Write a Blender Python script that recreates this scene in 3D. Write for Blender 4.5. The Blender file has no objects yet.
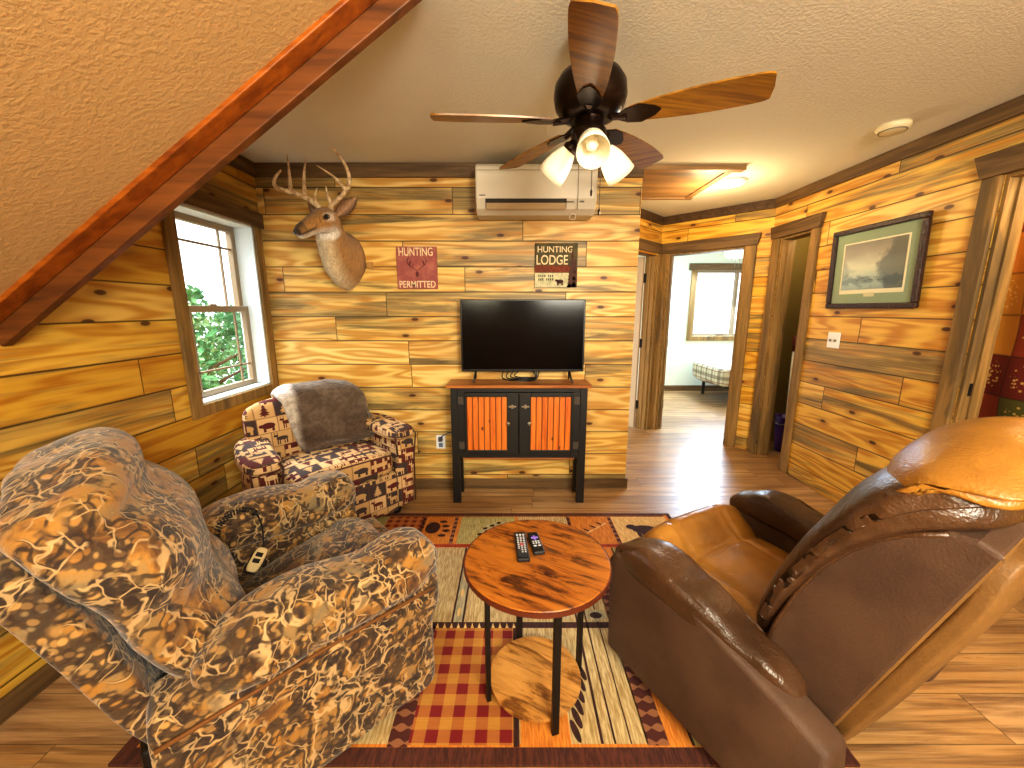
import bpy, bmesh, math, random
from math import sin, cos, pi, radians as R, atan2, sqrt
from mathutils import Vector, Matrix, noise
random.seed(7)
SC = bpy.context.scene
COL = SC.collection
V = Vector

# ------------------------------------------------------------------ node helpers
class S:
    def __init__(s, nb, k): s.nb, s.k = nb, k
    def __add__(s, o): return s.nb.m('ADD', s, o)
    __radd__ = __add__
    def __sub__(s, o): return s.nb.m('SUBTRACT', s, o)
    def __rsub__(s, o): return s.nb.m('SUBTRACT', o, s)
    def __mul__(s, o): return s.nb.m('MULTIPLY', s, o)
    __rmul__ = __mul__
    def __truediv__(s, o): return s.nb.m('DIVIDE', s, o)
    def __neg__(s): return s.nb.m('MULTIPLY', s, -1.0)

class NB:
    def __init__(s, mat):
        s.mat = mat; s.nt = mat.node_tree; s.N = s.nt.nodes; s.L = s.nt.links
    def put(s, inp, v):
        if isinstance(v, S): s.L.new(v.k, inp)
        else:
            if hasattr(inp.default_value, '__len__') and not hasattr(v, '__len__'): v = (v, v, v)
            if hasattr(inp.default_value, '__len__') and len(inp.default_value) == 4 and len(v) == 3: v = (*v, 1)
            inp.default_value = v
    def m(s, op, *a):
        n = s.N.new('ShaderNodeMath'); n.operation = op
        for i, x in enumerate(a): s.put(n.inputs[i], x)
        return S(s, n.outputs[0])
    def floor(s, a): return s.m('FLOOR', a)
    def frac(s, a): return s.m('FRACT', a)
    def abs(s, a): return s.m('ABSOLUTE', a)
    def mn(s, a, b): return s.m('MINIMUM', a, b)
    def mx(s, a, b): return s.m('MAXIMUM', a, b)
    def lt(s, a, b): return s.m('LESS_THAN', a, b)
    def gt(s, a, b): return s.m('GREATER_THAN', a, b)
    def sin(s, a): return s.m('SINE', a)
    def sm(s, x, a, b, lo=0.0, hi=1.0):
        n = s.N.new('ShaderNodeMapRange'); n.interpolation_type = 'SMOOTHSTEP'
        for i, q in enumerate((x, a, b, lo, hi)): s.put(n.inputs[i], q)
        return S(s, n.outputs[0])
    def co(s, kind='Object'):
        n = s.N.new('ShaderNodeTexCoord'); return S(s, n.outputs[kind])
    def xyz(s, v):
        n = s.N.new('ShaderNodeSeparateXYZ'); s.L.new(v.k, n.inputs[0])
        return [S(s, o) for o in n.outputs]
    def vec(s, x, y, z):
        n = s.N.new('ShaderNodeCombineXYZ')
        for i, q in enumerate((x, y, z)): s.put(n.inputs[i], q)
        return S(s, n.outputs[0])
    def noise(s, v, scale=1.0, detail=4.0, rough=.5, dist=0.0):
        n = s.N.new('ShaderNodeTexNoise'); s.L.new(v.k, n.inputs['Vector'])
        n.inputs['Scale'].default_value = scale; n.inputs['Detail'].default_value = detail
        n.inputs['Roughness'].default_value = rough; n.inputs['Distortion'].default_value = dist
        return S(s, n.outputs[0])
    def vor(s, v, scale=1.0, feat='F1', dims='3D'):
        n = s.N.new('ShaderNodeTexVoronoi'); n.voronoi_dimensions = dims; n.feature = feat; s.L.new(v.k, n.inputs['Vector'])
        n.inputs['Scale'].default_value = scale
        return S(s, n.outputs[0]), (S(s, n.outputs[1]) if feat != 'DISTANCE_TO_EDGE' else None)
    def white(s, v):
        n = s.N.new('ShaderNodeTexWhiteNoise'); n.noise_dimensions = '3D'; s.L.new(v.k, n.inputs[0])
        return s.xyz(S(s, n.outputs[1]))
    def mix(s, f, a, b, mode='MIX'):
        n = s.N.new('ShaderNodeMix'); n.data_type = 'RGBA'; n.blend_type = mode
        s.put(n.inputs[0], f); s.put(n.inputs[6], a); s.put(n.inputs[7], b)
        return S(s, n.outputs[2])
    def ramp(s, f, stops, interp='LINEAR'):
        n = s.N.new('ShaderNodeValToRGB'); s.put(n.inputs[0], f); r = n.color_ramp; r.interpolation = interp
        while len(r.elements) < len(stops): r.elements.new(.5)
        for e, (p, c) in zip(r.elements, stops): e.position = p; e.color = (*c, 1)
        return S(s, n.outputs[0])
    def attr(s, name):
        n = s.N.new('ShaderNodeAttribute'); n.attribute_name = name; return S(s, n.outputs[0])

def hx(h, g=1.0):
    h = h.lstrip('#'); c = [int(h[i:i+2], 16)/255 for i in (0, 2, 4)]
    return tuple((x/12.92 if x <= .04045 else ((x+.055)/1.055)**2.4)*g for x in c)

MATS = {}
def mat(name, fn=None, **k):
    if name in MATS: return MATS[name]
    m = bpy.data.materials.new(name); m.use_nodes = True; MATS[name] = m
    nb = NB(m); b = nb.N['Principled BSDF']
    d = dict(k)
    if fn: d.update(fn(nb))
    if 'color' not in d: d['color'] = (.5, .5, .5)
    nb.put(b.inputs['Base Color'], d['color'])
    nb.put(b.inputs['Roughness'], d.get('rough', .5))
    nb.put(b.inputs['Metallic'], d.get('metal', 0.0))
    if 'spec' in d: nb.put(b.inputs['Specular IOR Level'], d['spec'])
    if 'sheen' in d: nb.put(b.inputs['Sheen Weight'], d['sheen'])
    if 'trans' in d: nb.put(b.inputs['Transmission Weight'], d['trans'])
    if 'coat' in d: nb.put(b.inputs['Coat Weight'], d['coat'])
    if 'emit' in d:
        nb.put(b.inputs['Emission Color'], d['emit']); nb.put(b.inputs['Emission Strength'], d.get('estr', 1.0))
    if 'bump' in d:
        h, st, di = d['bump']; n = nb.N.new('ShaderNodeBump')
        n.inputs['Strength'].default_value = st; n.inputs['Distance'].default_value = di
        nb.L.new(h.k, n.inputs['Height']); nb.L.new(n.outputs[0], b.inputs['Normal'])
    return m

def plank_mat(name, ux, uy, h=.182, L=1.5, seed=0.0, pale=0.0, gold=1.0, grey=.5):
    """tongue and groove pine: blue-stained planks running along (ux,uy)"""
    def f(nb):
        X, Y, Z = nb.xyz(nb.co())
        U = X*ux + Y*uy
        zr = Z/h + .35
        row = nb.floor(zr)
        r0 = nb.white(nb.vec(row, seed, 3.3))
        uu = U/L + r0[0]*7.0
        cl = nb.floor(uu)
        a, b, c = nb.white(nb.vec(row, cl, seed+1.7))
        fz = nb.frac(zr); fu = nb.frac(uu)
        gap = nb.mx(nb.sm(nb.mn(fz, 1.0-fz), .012, .03, 1, 0), nb.sm(nb.mn(fu, 1.0-fu), .0012, .003, 1, 0))
        # cathedral grain: contour lines of stretched noise
        g0 = nb.noise(nb.vec(U*.8 + a*37, Z*6.0, b*20.0), 1.0, 2, .5, .25)
        g = nb.abs(nb.frac(g0*8.0)-.5)*2.0
        fine = nb.noise(nb.vec(U*2.0+b*9, Z*90.0, a*20.0), 1.0, 3, .6)
        st = nb.noise(nb.vec(U*.85+b*50, Z*(8.0+6.0*c), a*9.0), 1.0, 4, .6, .9)
        stain = nb.sm(st + (c-.5)*.32, .56-.1*grey, .74-.08*grey)
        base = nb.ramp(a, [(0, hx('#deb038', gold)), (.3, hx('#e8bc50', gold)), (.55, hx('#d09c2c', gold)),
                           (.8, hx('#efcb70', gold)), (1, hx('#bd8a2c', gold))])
        if pale: base = nb.mix(pale, base, hx('#efdcA4'))
        dark = nb.mix(1.0, base, hx('#d0a654'), 'MULTIPLY')
        col = nb.mix(nb.sm(g, .1, .9)*.8+.2, dark, base)
        col = nb.mix(stain*.92, col, nb.mix(nb.sm(st, .45, .8), hx('#8a7448'), hx('#3f3220')))
        col = nb.mix(nb.sm(fine, .35, .75)*.22, col, hx('#f2d488') if pale else hx('#e8bc4a'))
        kd, kc = nb.vor(nb.vec(U*2.4+a*11, Z*5.5+row*.37, 0.0), 1.0, 'F1', '2D')
        kk = nb.xyz(kc)[0]
        kn = nb.sm(kd, .045, .085, 1, 0)*nb.gt(kk, .55)
        halo = nb.sm(kd, .06, .24, 1, 0)*nb.gt(kk, .55)
        col = nb.mix(halo*.35, col, hx('#8a5322'))
        col = nb.mix(kn*.9, col, hx('#4a2310'))
        col = nb.mix(gap*.8, col, hx('#2c1b0c'))
        return dict(color=col, rough=.42, spec=.35, bump=((1.0-gap)*1.0 + g*.05, .35, .008))
    return mat(name, f)

def wood_mat(name, c1, c2, axis=0, sc=1.0, rough=.5, streak=None, coat=0.0, spec=.4):
    def f(nb):
        P = nb.xyz(nb.co())
        k = [22.0*sc]*3; k[axis] = 1.6*sc
        v = nb.vec(P[0]*k[0], P[1]*k[1], P[2]*k[2])
        n1 = nb.noise(v, 1.0, 5, .6, .6); n2 = nb.noise(v, 3.5, 4, .6)
        col = nb.mix(nb.sm(n1, .3, .7), c1, c2)
        col = nb.mix(nb.sm(n2, .45, .8)*.4, col, c1)
        if streak:
            k2 = [5.0*sc]*3; k2[axis] = .9*sc
            n3 = nb.noise(nb.vec(P[0]*k2[0], P[1]*k2[1], P[2]*k2[2]), 1.0, 4, .6, .8)
            col = nb.mix(nb.sm(n3, .52, .68)*.85, col, streak)
        return dict(color=col, rough=rough, bump=(n1, .12, .004), coat=coat, spec=spec)
    return mat(name, f)

# ------------------------------------------------------------------ mesh helpers
def obj(name, bm, m, parent=None, smooth=False, bevel=0, seg=2, sub=0, label=None):
    me = bpy.data.meshes.new(name)
    bmesh.ops.recalc_face_normals(bm, faces=bm.faces)
    bm.to_mesh(me); bm.free()
    for x in (m if isinstance(m, (list, tuple)) else [m]): me.materials.append(x)
    o = bpy.data.objects.new(name, me); COL.objects.link(o)
    if smooth:
        for p in me.polygons: p.use_smooth = True
    if bevel:
        b = o.modifiers.new('bevel', 'BEVEL'); b.width = bevel; b.segments = seg; b.limit_method = 'ANGLE'; b.angle_limit = R(40)
    if sub:
        b = o.modifiers.new('sub', 'SUBSURF'); b.levels = b.render_levels = sub
    if parent: o.parent = parent
    if label: o['label'] = label
    return o

def tag(o, label, cat, group=None):
    o['label'] = label; o['category'] = cat
    if group: o['group'] = group
    return o
def thing(name, label, cat, loc=(0, 0, 0), rz=0, group=None):
    o = bpy.data.objects.new(name, None); COL.objects.link(o); o.empty_display_size = .1
    o.location = loc; o.rotation_euler = (0, 0, rz)
    return tag(o, label, cat, group)
def struct(name, bm, m, parent=None, **k):
    o = obj(name, bm, m, parent, **k)
    if not parent: o['kind'] = 'structure'
    return o
def dup(root, loc, rz, label):
    r = root.copy(); COL.objects.link(r); r.location = loc; r.rotation_euler = (0, 0, rz); r['label'] = label
    for ch in list(root.children):
        c = ch.copy(); COL.objects.link(c); c.parent = r
        for g in ch.children:
            d = g.copy(); COL.objects.link(d); d.parent = c
    return r

NEW = bmesh.new
def box(bm, x0, x1, y0, y1, z0, z1, M=None, mi=0):
    vs = [bm.verts.new((x, y, z)) for z in (z0, z1) for y in (y0, y1) for x in (x0, x1)]
    if M:
        for v in vs: v.co = M @ v.co
    for f in ((0, 2, 3, 1), (4, 5, 7, 6), (0, 1, 5, 4), (2, 6, 7, 3), (0, 4, 6, 2), (1, 3, 7, 5)):
        q = bm.faces.new([vs[i] for i in f]); q.material_index = mi
    return vs
def ngon(bm, pts, mi=0):
    f = bm.faces.new([bm.verts.new(p) for p in pts]); f.material_index = mi; return f
def prism(bm, pts, d):
    """closed polygon pts (3D) swept by vector d"""
    a = [bm.verts.new(p) for p in pts]; b = [bm.verts.new(V(p)+V(d)) for p in pts]
    n = len(pts); bm.faces.new(a[::-1]); bm.faces.new(b)
    for i in range(n): bm.faces.new((a[i], a[(i+1) % n], b[(i+1) % n], b[i]))
def rings(bm, rs, close=True, mi=0):
    R_ = [[bm.verts.new(p) for p in r] for r in rs]
    n = len(R_[0])
    for a, b in zip(R_, R_[1:]):
        for i in range(n):
            f = bm.faces.new((a[i], a[(i+1) % n], b[(i+1) % n], b[i])); f.material_index = mi
    if close:
        bm.faces.new(R_[0][::-1]).material_index = mi; bm.faces.new(R_[-1]).material_index = mi
    return R_
def frame_of(t, up=V((0, 0, 1))):
    t = t.normalized()
    if abs(t.dot(up)) > .95: up = V((0, 1, 0))
    s = t.cross(up).normalized(); return s, s.cross(t).normalized()
def tube(bm, pts, rad, seg=10, squash=1.0):
    pts = [V(p) for p in pts]; rs = []
    if not hasattr(rad, '__len__'): rad = [rad]*len(pts)
    s = None
    for i, p in enumerate(pts):
        t = pts[min(i+1, len(pts)-1)]-pts[max(i-1, 0)]
        if s is None: s, u = frame_of(t)
        else:
            t.normalize(); s = (s-t*s.dot(t)).normalized(); u = s.cross(t).normalized()
        rs.append([p+(s*cos(2*pi*k/seg)+u*sin(2*pi*k/seg)*squash)*rad[i] for k in range(seg)])
    rings(bm, rs)
def smoothpts(pts, n=4):
    """catmull-rom resample (points may carry extra numbers)"""
    out = []; P = [tuple(p) for p in pts]; P = [P[0]]+P+[P[-1]]
    for i in range(1, len(P)-2):
        for k in range(n):
            t = k/n; q = []
            for a, b, c, d in zip(P[i-1], P[i], P[i+1], P[i+2]):
                q.append(.5*((2*b)+(-a+c)*t+(2*a-5*b+4*c-d)*t*t+(-a+3*b-3*c+d)*t**3))
            out.append(tuple(q))
    out.append(P[-2]); return out
def lathe(bm, prof, seg=32, M=None, mi=0):
    rs = []
    for r, z in prof:
        ring = [V((r*cos(2*pi*k/seg), r*sin(2*pi*k/seg), z)) for k in range(seg)]
        if M: ring = [M @ p for p in ring]
        rs.append(ring)
    rings(bm, rs, mi=mi)
def cyl(bm, p0, p1, r, seg=16, r1=None):
    tube(bm, [p0, p1], [r, r if r1 is None else r1], seg)
def soft(bm, n, k, fn):
    """subdivided cube rounded to a superellipsoid, then mapped by fn(u,v,w)->point"""
    vd = {}
    def vert(c):
        key = tuple(round(x, 5) for x in c)
        if key not in vd:
            nn = sum(abs(x)**k for x in c)**(1/k)
            vd[key] = bm.verts.new(fn(*(x/nn for x in c)))
        return vd[key]
    for ax in range(3):
        for sg in (-1, 1):
            for i in range(n):
                for j in range(n):
                    q = []
                    for a, b in ((i, j), (i+1, j), (i+1, j+1), (i, j+1)):
                        c = [0, 0, 0]; c[ax] = sg
                        c[(ax+1) % 3] = sin((2*a/n-1)*pi/2*.96)/sin(pi/2*.96); c[(ax+2) % 3] = sin((2*b/n-1)*pi/2*.96)/sin(pi/2*.96)
                        q.append(vert(c))
                    if sg < 0: q.reverse()
                    try: bm.faces.new(q)
                    except ValueError: pass
def sbox(bm, x0, x1, y0, y1, z0, z1, k=6, n=10, amp=0.0, fr=9.0, ex=None):
    def f(u, v, w):
        p = V(((x0+x1)/2+(x1-x0)/2*u, (y0+y1)/2+(y1-y0)/2*v, (z0+z1)/2+(z1-z0)/2*w))
        if ex: p = ex(p, u, v, w)
        if amp: p += noise.noise_vector(p*fr)*amp
        return p
    soft(bm, n, k, f)
def lerp(a, b, t): return a+(b-a)*t
def pl(pts, t):
    """piecewise smooth curve sample, t in 0..1"""
    n = len(pts)-1; x = max(0, min(.99999, t))*n; i = int(x); f = x-i
    g = lambda j: V(pts[max(0, min(n, j))])
    a, b, c, d = g(i-1), g(i), g(i+1), g(i+2)
    return .5*((2*b)+(-a+c)*f+(2*a-5*b+4*c-d)*f*f+(-a+3*b-3*c+d)*f**3)
def text_mesh(bm, s, cx, cz, w, hgt, y, mi=0, align='CENTER', shear=0.0, fn=None, thick=.0):
    cu = bpy.data.curves.new('t', 'FONT'); cu.body = s; cu.align_x = 'CENTER'; cu.extrude = .0; cu.shear = shear
    if thick: cu.offset = thick
    o = bpy.data.objects.new('t', cu); COL.objects.link(o)
    dg = bpy.context.evaluated_depsgraph_get()
    me = bpy.data.meshes.new_from_object(o.evaluated_get(dg))
    xs = [v.co.x for v in me.vertices]; ys = [v.co.y for v in me.vertices]
    x0, x1, y0, y1 = min(xs), max(xs), min(ys), max(ys)
    vs = []
    for v in me.vertices:
        p = V((cx+((v.co.x-x0)/(x1-x0)-.5)*w, y, cz+((v.co.y-y0)/(y1-y0)-.5)*hgt))
        vs.append(bm.verts.new(fn(p) if fn else p))
    for p in me.polygons:
        try: f = bm.faces.new([vs[i] for i in p.vertices]); f.material_index = mi
        except ValueError: pass
    COL.objects.unlink(o); bpy.data.objects.remove(o); bpy.data.curves.remove(cu); bpy.data.meshes.remove(me)
def disc(bm, c, rx, rz, y, n=20, mi=0, rot=0.0):
    ngon(bm, [(c[0]+rx*cos(a)*cos(rot)-rz*sin(a)*sin(rot), y, c[1]+rx*cos(a)*sin(rot)+rz*sin(a)*cos(rot)) for a in [2*pi*i/n for i in range(n)]], mi)
def box_uv(o, s=1.0):
    me = o.data; uv = me.uv_layers.new(name='UVMap')
    for p in me.polygons:
        n = p.normal; a = max(range(3), key=lambda i: abs(n[i]))
        for li in p.loop_indices:
            c = me.vertices[me.loops[li].vertex_index].co
            uv.data[li].uv = ((c.y, c.z) if a == 0 else (c.x, c.z) if a == 1 else (c.x, c.y))
    return o

# ------------------------------------------------------------------ materials
W_FAR = plank_mat('pine planks far', 1, 0, seed=2.0, L=1.35, pale=.34, gold=.95, grey=.85)
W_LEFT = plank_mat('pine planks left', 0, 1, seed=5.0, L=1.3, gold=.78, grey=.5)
W_RIGHT = plank_mat('pine planks right', 0, 1, seed=11.0, L=1.6, gold=.95, grey=.5, pale=.06)
W_DIAG = plank_mat('pine planks angled', .7071, -.7071, seed=14.0, L=1.2, gold=.95, grey=.15)
W_DIAG2 = plank_mat('pine planks angled 2', .7071, .7071, seed=17.0, L=1.2, gold=.95, grey=.15)
TRIM_X = wood_mat('rustic trim x', hx('#4f3a22'), hx('#7b5f3a'), 0, rough=.6)
TRIM_Y = wood_mat('rustic trim y', hx('#4f3a22'), hx('#7b5f3a'), 1, rough=.6)
TRIM_Z = wood_mat('rustic trim z', hx('#745a2e'), hx('#a07d48'), 2, rough=.6, streak=hx('#5c4a30'))
TRIM_D = wood_mat('dark crown', hx('#3f2a16'), hx('#5d4326'), 0, rough=.6)
RAKE = wood_mat('stained rake board', hx('#7c3c08'), hx('#aa5e16'), 0, rough=.4, streak=hx('#6a3208'))
RAKE2 = wood_mat('dark rake board', hx('#583010'), hx('#7c481c'), 0, rough=.5, streak=hx('#44260f'))
def f_ceiling(c, bump):
    def f(nb):
        P = nb.co(); n = nb.noise(P, 72.0, 3, .6); n2 = nb.noise(P, 1.2, 3, .5)
        return dict(color=nb.mix(n2*.5, c, tuple(x*.86 for x in c)), rough=.9, bump=(nb.sm(n, .4, .65), bump, .012))
    return f
CEIL = mat('ceiling paint', f_ceiling(hx('#e2dfd0'), .15))
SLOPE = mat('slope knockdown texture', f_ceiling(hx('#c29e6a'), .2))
def f_floor(nb):
    X, Y, Z = nb.xyz(nb.co())
    r = Y/.178; row = nb.floor(r); a = nb.white(nb.vec(row, 1.0, 9.0))
    u = X/1.22 + a[0]*5; cl = nb.floor(u); b = nb.white(nb.vec(row, cl, 4.0))
    gap = nb.mx(nb.sm(nb.mn(nb.frac(r), 1.0-nb.frac(r)), .006, .016, 1, 0), nb.sm(nb.mn(nb.frac(u), 1.0-nb.frac(u)), .001, .0025, 1, 0))
    g = nb.noise(nb.vec(X*1.6+b[0]*30, Y*24.0, b[1]*20), 1.0, 5, .6, .7)
    g2 = nb.noise(nb.vec(X*3+b[0]*30, Y*120.0, b[1]*20), 1.0, 3, .6)
    base = nb.ramp(b[0], [(0, hx('#a87d4a')), (.35, hx('#bb935f')), (.65, hx('#967046')), (1, hx('#c6a174'))])
    col = nb.mix(nb.sm(g, .35, .7)*.85, base, hx('#6e4a2c'))
    col = nb.mix(nb.sm(g2, .45, .75)*.3, col, hx('#d8bd93'))
    col = nb.mix(gap*.6, col, hx('#3a2816'))
    return dict(color=col, rough=nb.sm(g, .2, .8, .27, .42), bump=(1.0-gap, .15, .003))
FLOOR = mat('vinyl plank floor', f_floor)
WHITE = mat('white vinyl', color=hx('#e9ebee'), rough=.35)
REVEAL = mat('window reveal paint', color=hx('#d8e6ee'), rough=.5)
SASH = mat('window sash tan', color=hx('#8f7d62'), rough=.4)
GLASS = None
def mk_glass():
    m = bpy.data.materials.new('window glass'); m.use_nodes = True; n = m.node_tree
    for x in list(n.nodes): n.nodes.remove(x)
    o = n.nodes.new('ShaderNodeOutputMaterial'); t = n.nodes.new('ShaderNodeBsdfTransparent'); g = n.nodes.new('ShaderNodeBsdfGlossy')
    g.inputs['Roughness'].default_value = .03; mx = n.nodes.new('ShaderNodeMixShader'); mx.inputs[0].default_value = .05
    n.links.new(t.outputs[0], mx.inputs[1]); n.links.new(g.outputs[0], mx.inputs[2]); n.links.new(mx.outputs[0], o.inputs[0])
    return m
GLASS = mk_glass()
BLACK = mat('black plastic', color=hx('#0c0c0e'), rough=.35)
IRON = mat('black metal', color=hx('#1c1512'), rough=.45, metal=.4)
BRONZE = mat('oil rubbed bronze', color=hx('#2a1a10'), rough=.32, metal=.75)
STEEL = mat('aged steel', color=hx('#a59a86'), rough=.35, metal=.8)

# ------------------------------------------------------------------ room shell
CZ = 2.46; XL = -1.83; XR = 2.47; YF = 3.0; SLX = -.296; SLZ = 1.386; YT = 1.38
bm = NEW(); box(bm, -4, 7.2, -2.6, 7.4, -.1, 0); struct('floor', bm, FLOOR)
bm = NEW()
box(bm, XL-.12, 7.2, YT, 7.2, CZ, CZ+.1); box(bm, SLX, 7.2, -2.2, YT, CZ, CZ+.1)
struct('ceiling', bm, CEIL)
bm = NEW(); prism(bm, [(XL-.15, -2.2, SLZ-.105), (SLX, -2.2, CZ), (SLX, -2.2, CZ+.1), (XL-.15, -2.2, SLZ-.005)], (0, YT+2.2-.002, 0))
struct('ceiling_slope', bm, SLOPE)
bm = NEW(); prism(bm, [(XL, YT-.003, SLZ+.1), (SLX, YT-.003, CZ+.02), (SLX, YT-.003, CZ), (XL, YT-.003, CZ)], (0, .02, 0))
struct('wall_dormer_side', bm, W_FAR)

def wall(name, p0, p1, z0, z1, th, ops, m, parent=None):
    """wall slab from p0 to p1 with rectangular openings; thickness goes to the right of p0->p1"""
    p0, p1 = V((*p0, 0)), V((*p1, 0)); d = (p1-p0); L = d.length; d.normalize(); n = V((d.y, -d.x, 0))
    M = Matrix(((d.x, n.x, 0, p0.x), (d.y, n.y, 0, p0.y), (0, 0, 1, 0), (0, 0, 0, 1)))
    bm = NEW(); u = 0
    for a, b, lo, hi in sorted(ops):
        if a > u: box(bm, u, a, 0, th, z0, z1, M)
        if lo > z0: box(bm, a, b, 0, th, z0, lo, M)
        if hi < z1: box(bm, a, b, 0, th, hi, z1, M)
        u = b
    if u < L: box(bm, u, L, 0, th, z0, z1, M)
    return struct(name, bm, m), M

# left wall (runs away from camera; outside is -x) : openings measured along y
WY0, WY1, WZ0, WZ1 = 2.225, 2.90, .895, 2.02
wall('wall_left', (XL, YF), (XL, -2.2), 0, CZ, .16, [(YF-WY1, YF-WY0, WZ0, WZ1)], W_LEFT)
wall('wall_far', (.93, YF), (XL-.16, YF), 0, CZ, .12, [], W_FAR)
wall('wall_hall', (.93, YF+.121), (.93, 3.87), 0, CZ, -.12, [], W_FAR)
# right wall with closet doorway and near doorway
CLY0, CLY1, CLZ = 3.37, 3.755, 2.09
RDY0, RDY1, RDZ = 1.20, 2.11, 2.11
wall('wall_right', (XR, -2.2), (XR, 3.89), 0, CZ, .12, [(2.2+CLY0, 2.2+CLY1, 0, CLZ), (2.2+RDY0, 2.2+RDY1, 0, RDZ)], W_RIGHT)
A = V((XR, 3.89)); B = V((1.70, 4.66)); C = V((.93, 3.89))
LD = (B-A).length
BD0, BD1, BDZ = .22, 1.0, 2.06     # bedroom doorway, measured from A towards B
wall('wall_angled_right', A, B, 0, CZ, .12, [(BD0, BD1, 0, BDZ)], W_DIAG)
LD2 = (C-B).length
SD0, SD1 = .10, .86
wall('wall_angled_left', B, C, 0, CZ, .12, [(SD0, SD1, 0, BDZ)], W_DIAG2)

wall('wall_back', (XL-.1, -2.2), (4.4, -2.2), 0, CZ, .12, [], W_FAR)
# crown boards
def strip(name, p0, p1, z0, z1, th, m, off=0.0):
    p0, p1 = V((*p0, 0)), V((*p1, 0)); d = (p1-p0); L = d.length; d.normalize(); n = V((d.y, -d.x, 0))
    M = Matrix(((d.x, n.x, 0, p0.x), (d.y, n.y, 0, p0.y), (0, 0, 1, 0), (0, 0, 0, 1)))
    bm = NEW(); box(bm, 0, L, -th-.001, -.001, z0, z1, M)
    return struct(name, bm, m, bevel=.003)
strip('trim_crown_far', (.93, YF), (XL, YF), CZ-.095, CZ-.001, .022, TRIM_X)
strip('trim_crown_left', (XL, YF), (XL, YT+.03), CZ-.095, CZ-.001, .022, TRIM_Y)
strip('trim_crown_right', (XR, -2.2), (XR, 3.89), CZ-.085, CZ-.001, .022, TRIM_Y)
strip('trim_crown_angled_right', A, B, CZ-.085, CZ-.001, .022, TRIM_D)
strip('trim_crown_angled_left', B, C, CZ-.085, CZ-.001, .022, TRIM_D)
strip('trim_band_angled_left', B, C, CZ-.42, CZ-.34, .015, W_DIAG2)
strip('baseboard_far', (.945, YF), (XL, YF), .001, .085, .018, TRIM_X)
strip('baseboard_left', (XL, YF), (XL, -2.2), .001, .085, .018, TRIM_Y)
strip('baseboard_right', (XR, RDY1+.11), (XR, CLY0-.11), .001, .07, .014, W_RIGHT)

# rake boards along the open end of the slope
def slope_z(x): return SLZ-.105+.005+(x-XL+.15)*((CZ-SLZ+.105)/(SLX-XL+.15))
dz = (CZ-SLZ+.105)/(SLX-XL+.15); nn = V((dz, 0, -1)).normalized()   # points down into the room
def rake(name, y0, y1, t0, t1, m):
    bm = NEW(); a = V((XL-.02, y0, slope_z(XL-.02))); b = V((SLX+.015, y0, slope_z(SLX+.015)))
    prism(bm, [a+nn*t0, b+nn*t0, b+nn*t1, a+nn*t1], (0, y1-y0, 0))
    return struct(name, bm, m, bevel=.004)
rake('trim_rake_face', YT-.07, YT-.002, -.004, .018, RAKE)
rake('trim_rake_edge', YT+.0, YT+.035, -.03, .072, RAKE2)

# ------------------------------------------------------------------ left window
w = bpy.data.objects.new('window_1', None); COL.objects.link(w); w.location = (XL, (WY0+WY1)/2, WZ0); w['kind'] = 'structure'
wl = lambda p: None
def wbox(name, rects, m, bevel=.003):
    bm = NEW()
    for x0, x1, y0, y1, z0, z1 in rects:
        box(bm, x0-XL, x1-XL, y0-w.location.y, y1-w.location.y, z0-WZ0, z1-WZ0)
    return obj(name, bm, m, w, bevel=bevel)
bpy.context.view_layer.update()
e = .012
wbox('reveal', [(XL-.15, XL+.004, WY0, WY0+e, WZ0, WZ1), (XL-.15, XL+.004, WY1-e, WY1, WZ0, WZ1), (XL-.15, XL+.004, WY0, WY1, WZ1-e, WZ1)], REVEAL, 0)
wbox('sill', [(XL-.15, XL+.004, WY0, WY1, WZ0, WZ0+e)], REVEAL, .002)
wbox('casing', [(XL+.001, XL+.022, WY0-.075, WY0, WZ0-.07, WZ1), (XL+.001, XL+.022, WY1, WY1+.075, WZ0-.07, WZ1),
                (XL+.001, XL+.02, WY0, WY1, WZ0-.07, WZ0)], TRIM_Z)
hb = wbox('head_casing', [(XL+.001, XL+.032, WY0-.11, WY1+.095, WZ1, WZ1+.10)], TRIM_Y)
xa, xb = XL-.14, XL-.095; zm = 1.44
sw = .038
def sash(name, x0, x1, z0, z1):
    s = wbox(name, [(x0, x1, WY0+e, WY0+e+sw, z0, z1), (x0, x1, WY1-e-sw, WY1-e, z0, z1), (x0, x1, WY0+e+sw, WY1-e-sw, z0, z0+sw), (x0, x1, WY0+e+sw, WY1-e-sw, z1-sw, z1)], SASH)
    return s
sash('upper_sash', xa-.02, xa+.02, zm-.01, WZ1-e); sash('lower_sash', xa+.021, xb+.01, WZ0+e, zm+.03)
ym, yn = WY0+.155, WY1-.155
mu = .012
wbox('muntin', [(xa-.006, xa+.006, WY0+.05, WY1-.05, WZ1-.17, WZ1-.17+mu), (xa-.006, xa+.006, yn, yn+mu, zm+.03, WZ1-.05), (xa-.006, xa+.006, ym-mu, ym, zm+.03, WZ1-.05),
                (xa+.036, xa+.046, WY0+.05, WY1-.05, WZ0+.16, WZ0+.16+mu), (xa+.036, xa+.046, yn, yn+mu, WZ0+.05, zm), (xa+.036, xa+.046, ym-mu, ym, WZ0+.05, zm)], SASH, 0)
wbox('pane', [(xa-.002, xa, WY0+.05, WY1-.05, zm+.02, WZ1-.05), (xa+.04, xa+.042, WY0+.05, WY1-.05, WZ0+.05, zm)], GLASS, 0)
wbox('sash_lock', [(xa+.03, xa+.05, (WY0+WY1)/2-.03, (WY0+WY1)/2+.03, zm+.03, zm+.042)], STEEL)

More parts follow.
